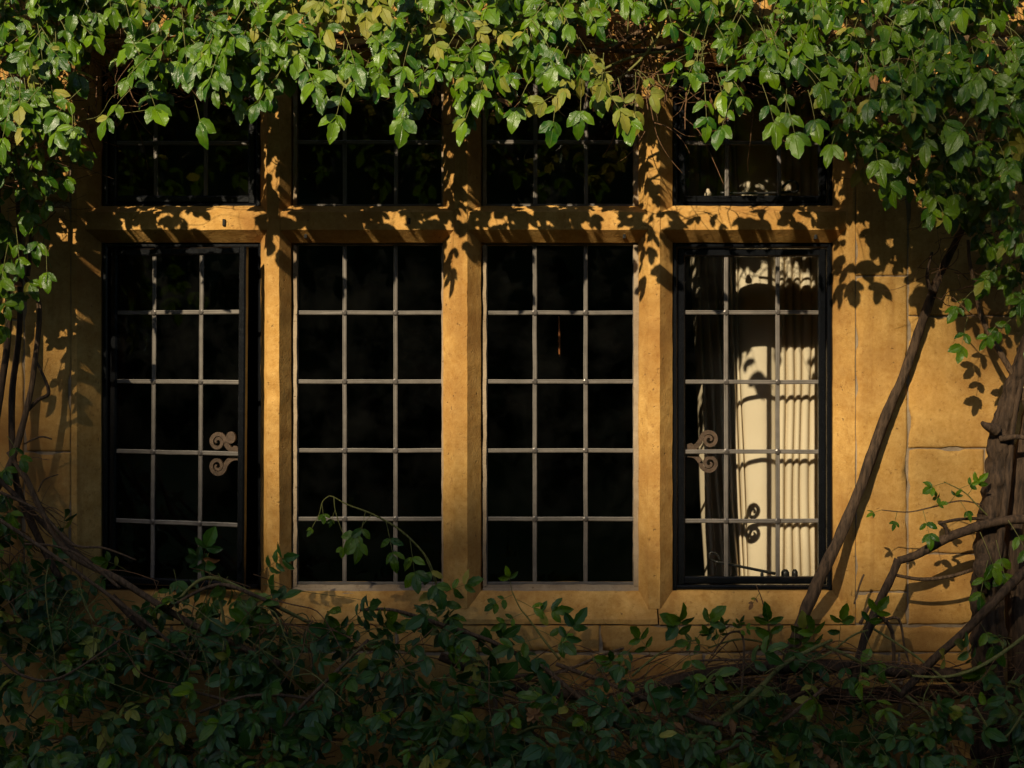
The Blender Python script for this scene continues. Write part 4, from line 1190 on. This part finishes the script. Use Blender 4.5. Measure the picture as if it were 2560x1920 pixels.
sprig(BR, [(1990, 1660, -.2), (2060, 1640, -.2), (2130, 1590, -.2), (2170, 1575, -.2)], [.003, .003, .0026, .002], [(.5, 90, 2, 1.0), (.8, 60, 2, 1.0), (.9, -70, 2, 1.0), (.25, 100, 2, 1.1)], 'green_stem', .046, 8)
sprig(BR, [(1580, 1690, -.2), (1640, 1640, -.2), (1700, 1610, -.2), (1740, 1600, -.2)], [.003, .003, .0026, .002], [(1., 60, 1, 1.1), (.9, 130, 1, 1.1), (.6, 80, 2, .95), (.3, 120, 2, .9), (.8, -80, 2, 1.0)], 'green_stem', .048, 9)
sprig(climb_r and PR, [(2470, 1290, -.14), (2440, 1260, -.16), (2410, 1230, -.17), (2360, 1205, -.18)], [.002, .002, .0018, .0012], [(.97, 190, 1, .8), (.6, 60, 1, .85), (.75, 30, 1, .6)], 'green_stem', .040, 10)
sprig(PR, [(2455, 1262, -.15), (2400, 1252, -.16), (2330, 1268, -.17), (2270, 1280, -.18), (2205, 1275, -.18)], [.002, .002, .002, .0018, .0012], [(1, 190, 1, .5), (.85, -110, 1, .5), (.55, 30, 1, .55), (.45, 110, 1, .5), (.62, -80, 2, .9), (.35, 60, 1, .5), (.25, -60, 1, .6)], 'cane', .040, 11)
for (px, py, a) in [(2450, 1330, -70), (2490, 1350, -80), (2470, 1400, -110), (2520, 1300, -60), (2440, 1540, -60)]:
    PR.compound(P(px, py, -.2), Vector((math.cos(R(a)), -.3, math.sin(R(a)))), Vector((.1, -.9, .4)), .046, 2, 0, .4)

# canes and twigs of the bushes
for root, lst in ((bush_l, [
    ([(60, 1180, -.2), (160, 1370, -.2), (300, 1450, -.22), (480, 1560, -.22), (700, 1660, -.24)], [.006, .008, .009, .009, .009], 'cane'),
    ([(0, 1300, -.3), (150, 1400, -.3), (330, 1530, -.3), (430, 1610, -.28), (480, 1660, -.28)], [.005, .005, .005, .004, .004], 'cane'),
    ([(440, 1505, -.2), (500, 1450, -.2), (560, 1452, -.2), (680, 1510, -.2), (780, 1560, -.2)], [.004, .0045, .005, .005, .005], 'green_stem'),
    ([(420, 1520, -.24), (540, 1462, -.24), (640, 1490, -.24), (700, 1520, -.24)], [.004, .005, .005, .005], 'cane'),
    ([(540, 1460, -.22), (556, 1530, -.22), (570, 1620, -.23), (610, 1700, -.24)], [.004, .004, .004, .003], 'green_stem'),
    ([(0, 1645, -.36), (60, 1690, -.36), (150, 1695, -.35), (300, 1600, -.33)], [.004, .004, .0035, .003], 'cane'),
    ([(420, 1715, -.34), (560, 1750, -.34), (650, 1800, -.34), (760, 1900, -.34)], [.004, .004, .004, .004], 'cane'),
    ([(500, 1780, -.33), (620, 1740, -.33), (760, 1745, -.33), (860, 1790, -.33)], [.004, .004, .004, .003], 'cane'),
    ([(280, 1490, -.2), (330, 1540, -.2), (370, 1580, -.2), (400, 1660, -.2)], [.009, .010, .010, .010], 'bark'),
    ([(900, 1525, -.2), (980, 1525, -.2), (1100, 1560, -.18), (1220, 1600, -.17), (1300, 1640, -.16)], [.004, .005, .006, .006, .006], 'cane'),
    ([(1060, 1560, -.14), (1140, 1570, -.14), (1200, 1600, -.14)], [.007, .008, .008], 'bark'),
    ([(0, 1230, -.2), (100, 1280, -.2), (180, 1360, -.22), (260, 1370, -.22), (340, 1400, -.22)], [.004, .004, .004, .003, .002], 'cane'),
    ([(60, 1360, -.25), (130, 1364, -.25), (200, 1390, -.25), (300, 1470, -.25)], [.003, .003, .004, .004], 'cane'),
    ([(690, 1850, -.4), (740, 1780, -.38), (860, 1660, -.36), (920, 1600, -.3)], [.004, .005, .005, .004], 'cane'),
]), (bush_r, [
    ([(1100, 1640, -.12), (1300, 1720, -.14), (1500, 1740, -.14)], [.012, .014, .014], 'bark'),
    ([(1350, 1660, -.2), (1420, 1720, -.2), (1520, 1800, -.2), (1600, 1850, -.22)], [.006, .007, .007, .006], 'cane'),
    ([(1390, 1660, -.18), (1500, 1700, -.18), (1620, 1750, -.2), (1750, 1800, -.22)], [.006, .006, .006, .006], 'cane'),
    ([(1200, 1710, -.18), (1300, 1690, -.18), (1400, 1680, -.18), (1500, 1640, -.18), (1560, 1620, -.18)], [.004, .005, .004, .004, .003], 'cane'),
    ([(1560, 1760, -.16), (1700, 1700, -.16), (1900, 1670, -.16), (2100, 1665, -.16), (2400, 1690, -.16)], [.014, .017, .019, .018, .02], 'bark'),
    ([(1600, 1725, -.1), (1800, 1712, -.1), (2100, 1740, -.1), (2500, 1720, -.1)], [.02, .024, .024, .02], 'bark'),
    ([(1730, 1652, -.2), (1820, 1650, -.2), (1950, 1652, -.2), (2060, 1700, -.2)], [.003, .003, .003, .003], 'cane'),
    ([(1700, 1900, -.34), (1760, 1830, -.32), (1880, 1740, -.3), (1960, 1660, -.26), (2080, 1600, -.2)], [.006, .007, .007, .006, .004], 'green_stem'),
    ([(1690, 1770, -.3), (1750, 1800, -.32), (1840, 1820, -.33), (1920, 1840, -.33)], [.006, .007, .006, .006], 'cane'),
    ([(1770, 1890, -.38), (1900, 1840, -.36), (2000, 1770, -.34), (2060, 1720, -.3)], [.005, .005, .005, .004], 'cane'),
    ([(2050, 1610, -.2), (2140, 1650, -.2), (2240, 1720, -.2), (2330, 1790, -.2)], [.005, .005, .005, .004], 'green_stem'),
    ([(2180, 1570, -.16), (2260, 1620, -.18), (2340, 1680, -.2), (2400, 1740, -.22)], [.003, .003, .003, .003], 'green_stem'),
    ([(2600, 1560, -.3), (2480, 1650, -.32), (2380, 1690, -.32), (2280, 1690, -.3)], [.005, .005, .004, .003], 'green_stem'),
    ([(2440, 1770, -.4), (2500, 1850, -.4), (2560, 1780, -.4)], [.003, .003, .003], 'green_stem'),
    ([(1480, 1800, -.3), (1440, 1860, -.32), (1400, 1920, -.33)], [.004, .004, .004], 'cane'),
    ([(1240, 1870, -.36), (1330, 1820, -.36), (1420, 1830, -.36), (1480, 1890, -.36)], [.004, .004, .003, .003], 'green_stem'),
])):
    for (pts, rad, mt) in lst:
        br(root, pts, rad, mt, 7)
low_py = lambda px, rg: rg.uniform(curve_at(TOPB, px) + 30, 1990)
for pl, a, b, sd in ((BL, -120, 1230, 91), (BR, 1180, 2700, 92)):
    twig_cloud(pl, 170, a, b, low_py, .04, .36, .12, .42, 'twig', .0014, sd, .26, None, False, True)
    twig_cloud(pl, 60, a, b, low_py, .1, .4, .14, .4, 'green_stem', .0014, sd + 5, .26, None, False, True)
twig_cloud(BR, 110, 1150, 2350, lambda px, rg: rg.uniform(1690, 1800), .03, .2, .2, .5, 'twig', .0020, 95, .14, 0.0, False, True)
twig_cloud(BL, 34, -80, 110, lambda px, rg: rg.uniform(1150, 1480), .03, .2, .1, .26, 'twig', .0015, 96, .3, -0.8)
# withered blooms and leaves low down
for (px, py) in [(1420, 1905), (1715, 1905), (2075, 1910), (1335, 1785), (35, 1545), (2050, 1870), (2375, 1880), (1600, 1862)]:
    rg = random.Random(px)
    pl = BL if px < 1210 else BR
    c = P(px, py, -.4 if py > 1700 else -.2)
    for k in range(9):
        a = rg.uniform(0, 6.28)
        pl.leaflet(c, Vector((math.cos(a), -.4, math.sin(a) * .8)), Vector((rg.gauss(0, .5), -1, .4)), rg.uniform(.014, .026), 2)
for pl in (PR, PL, BL, BR):
    pl.finish()
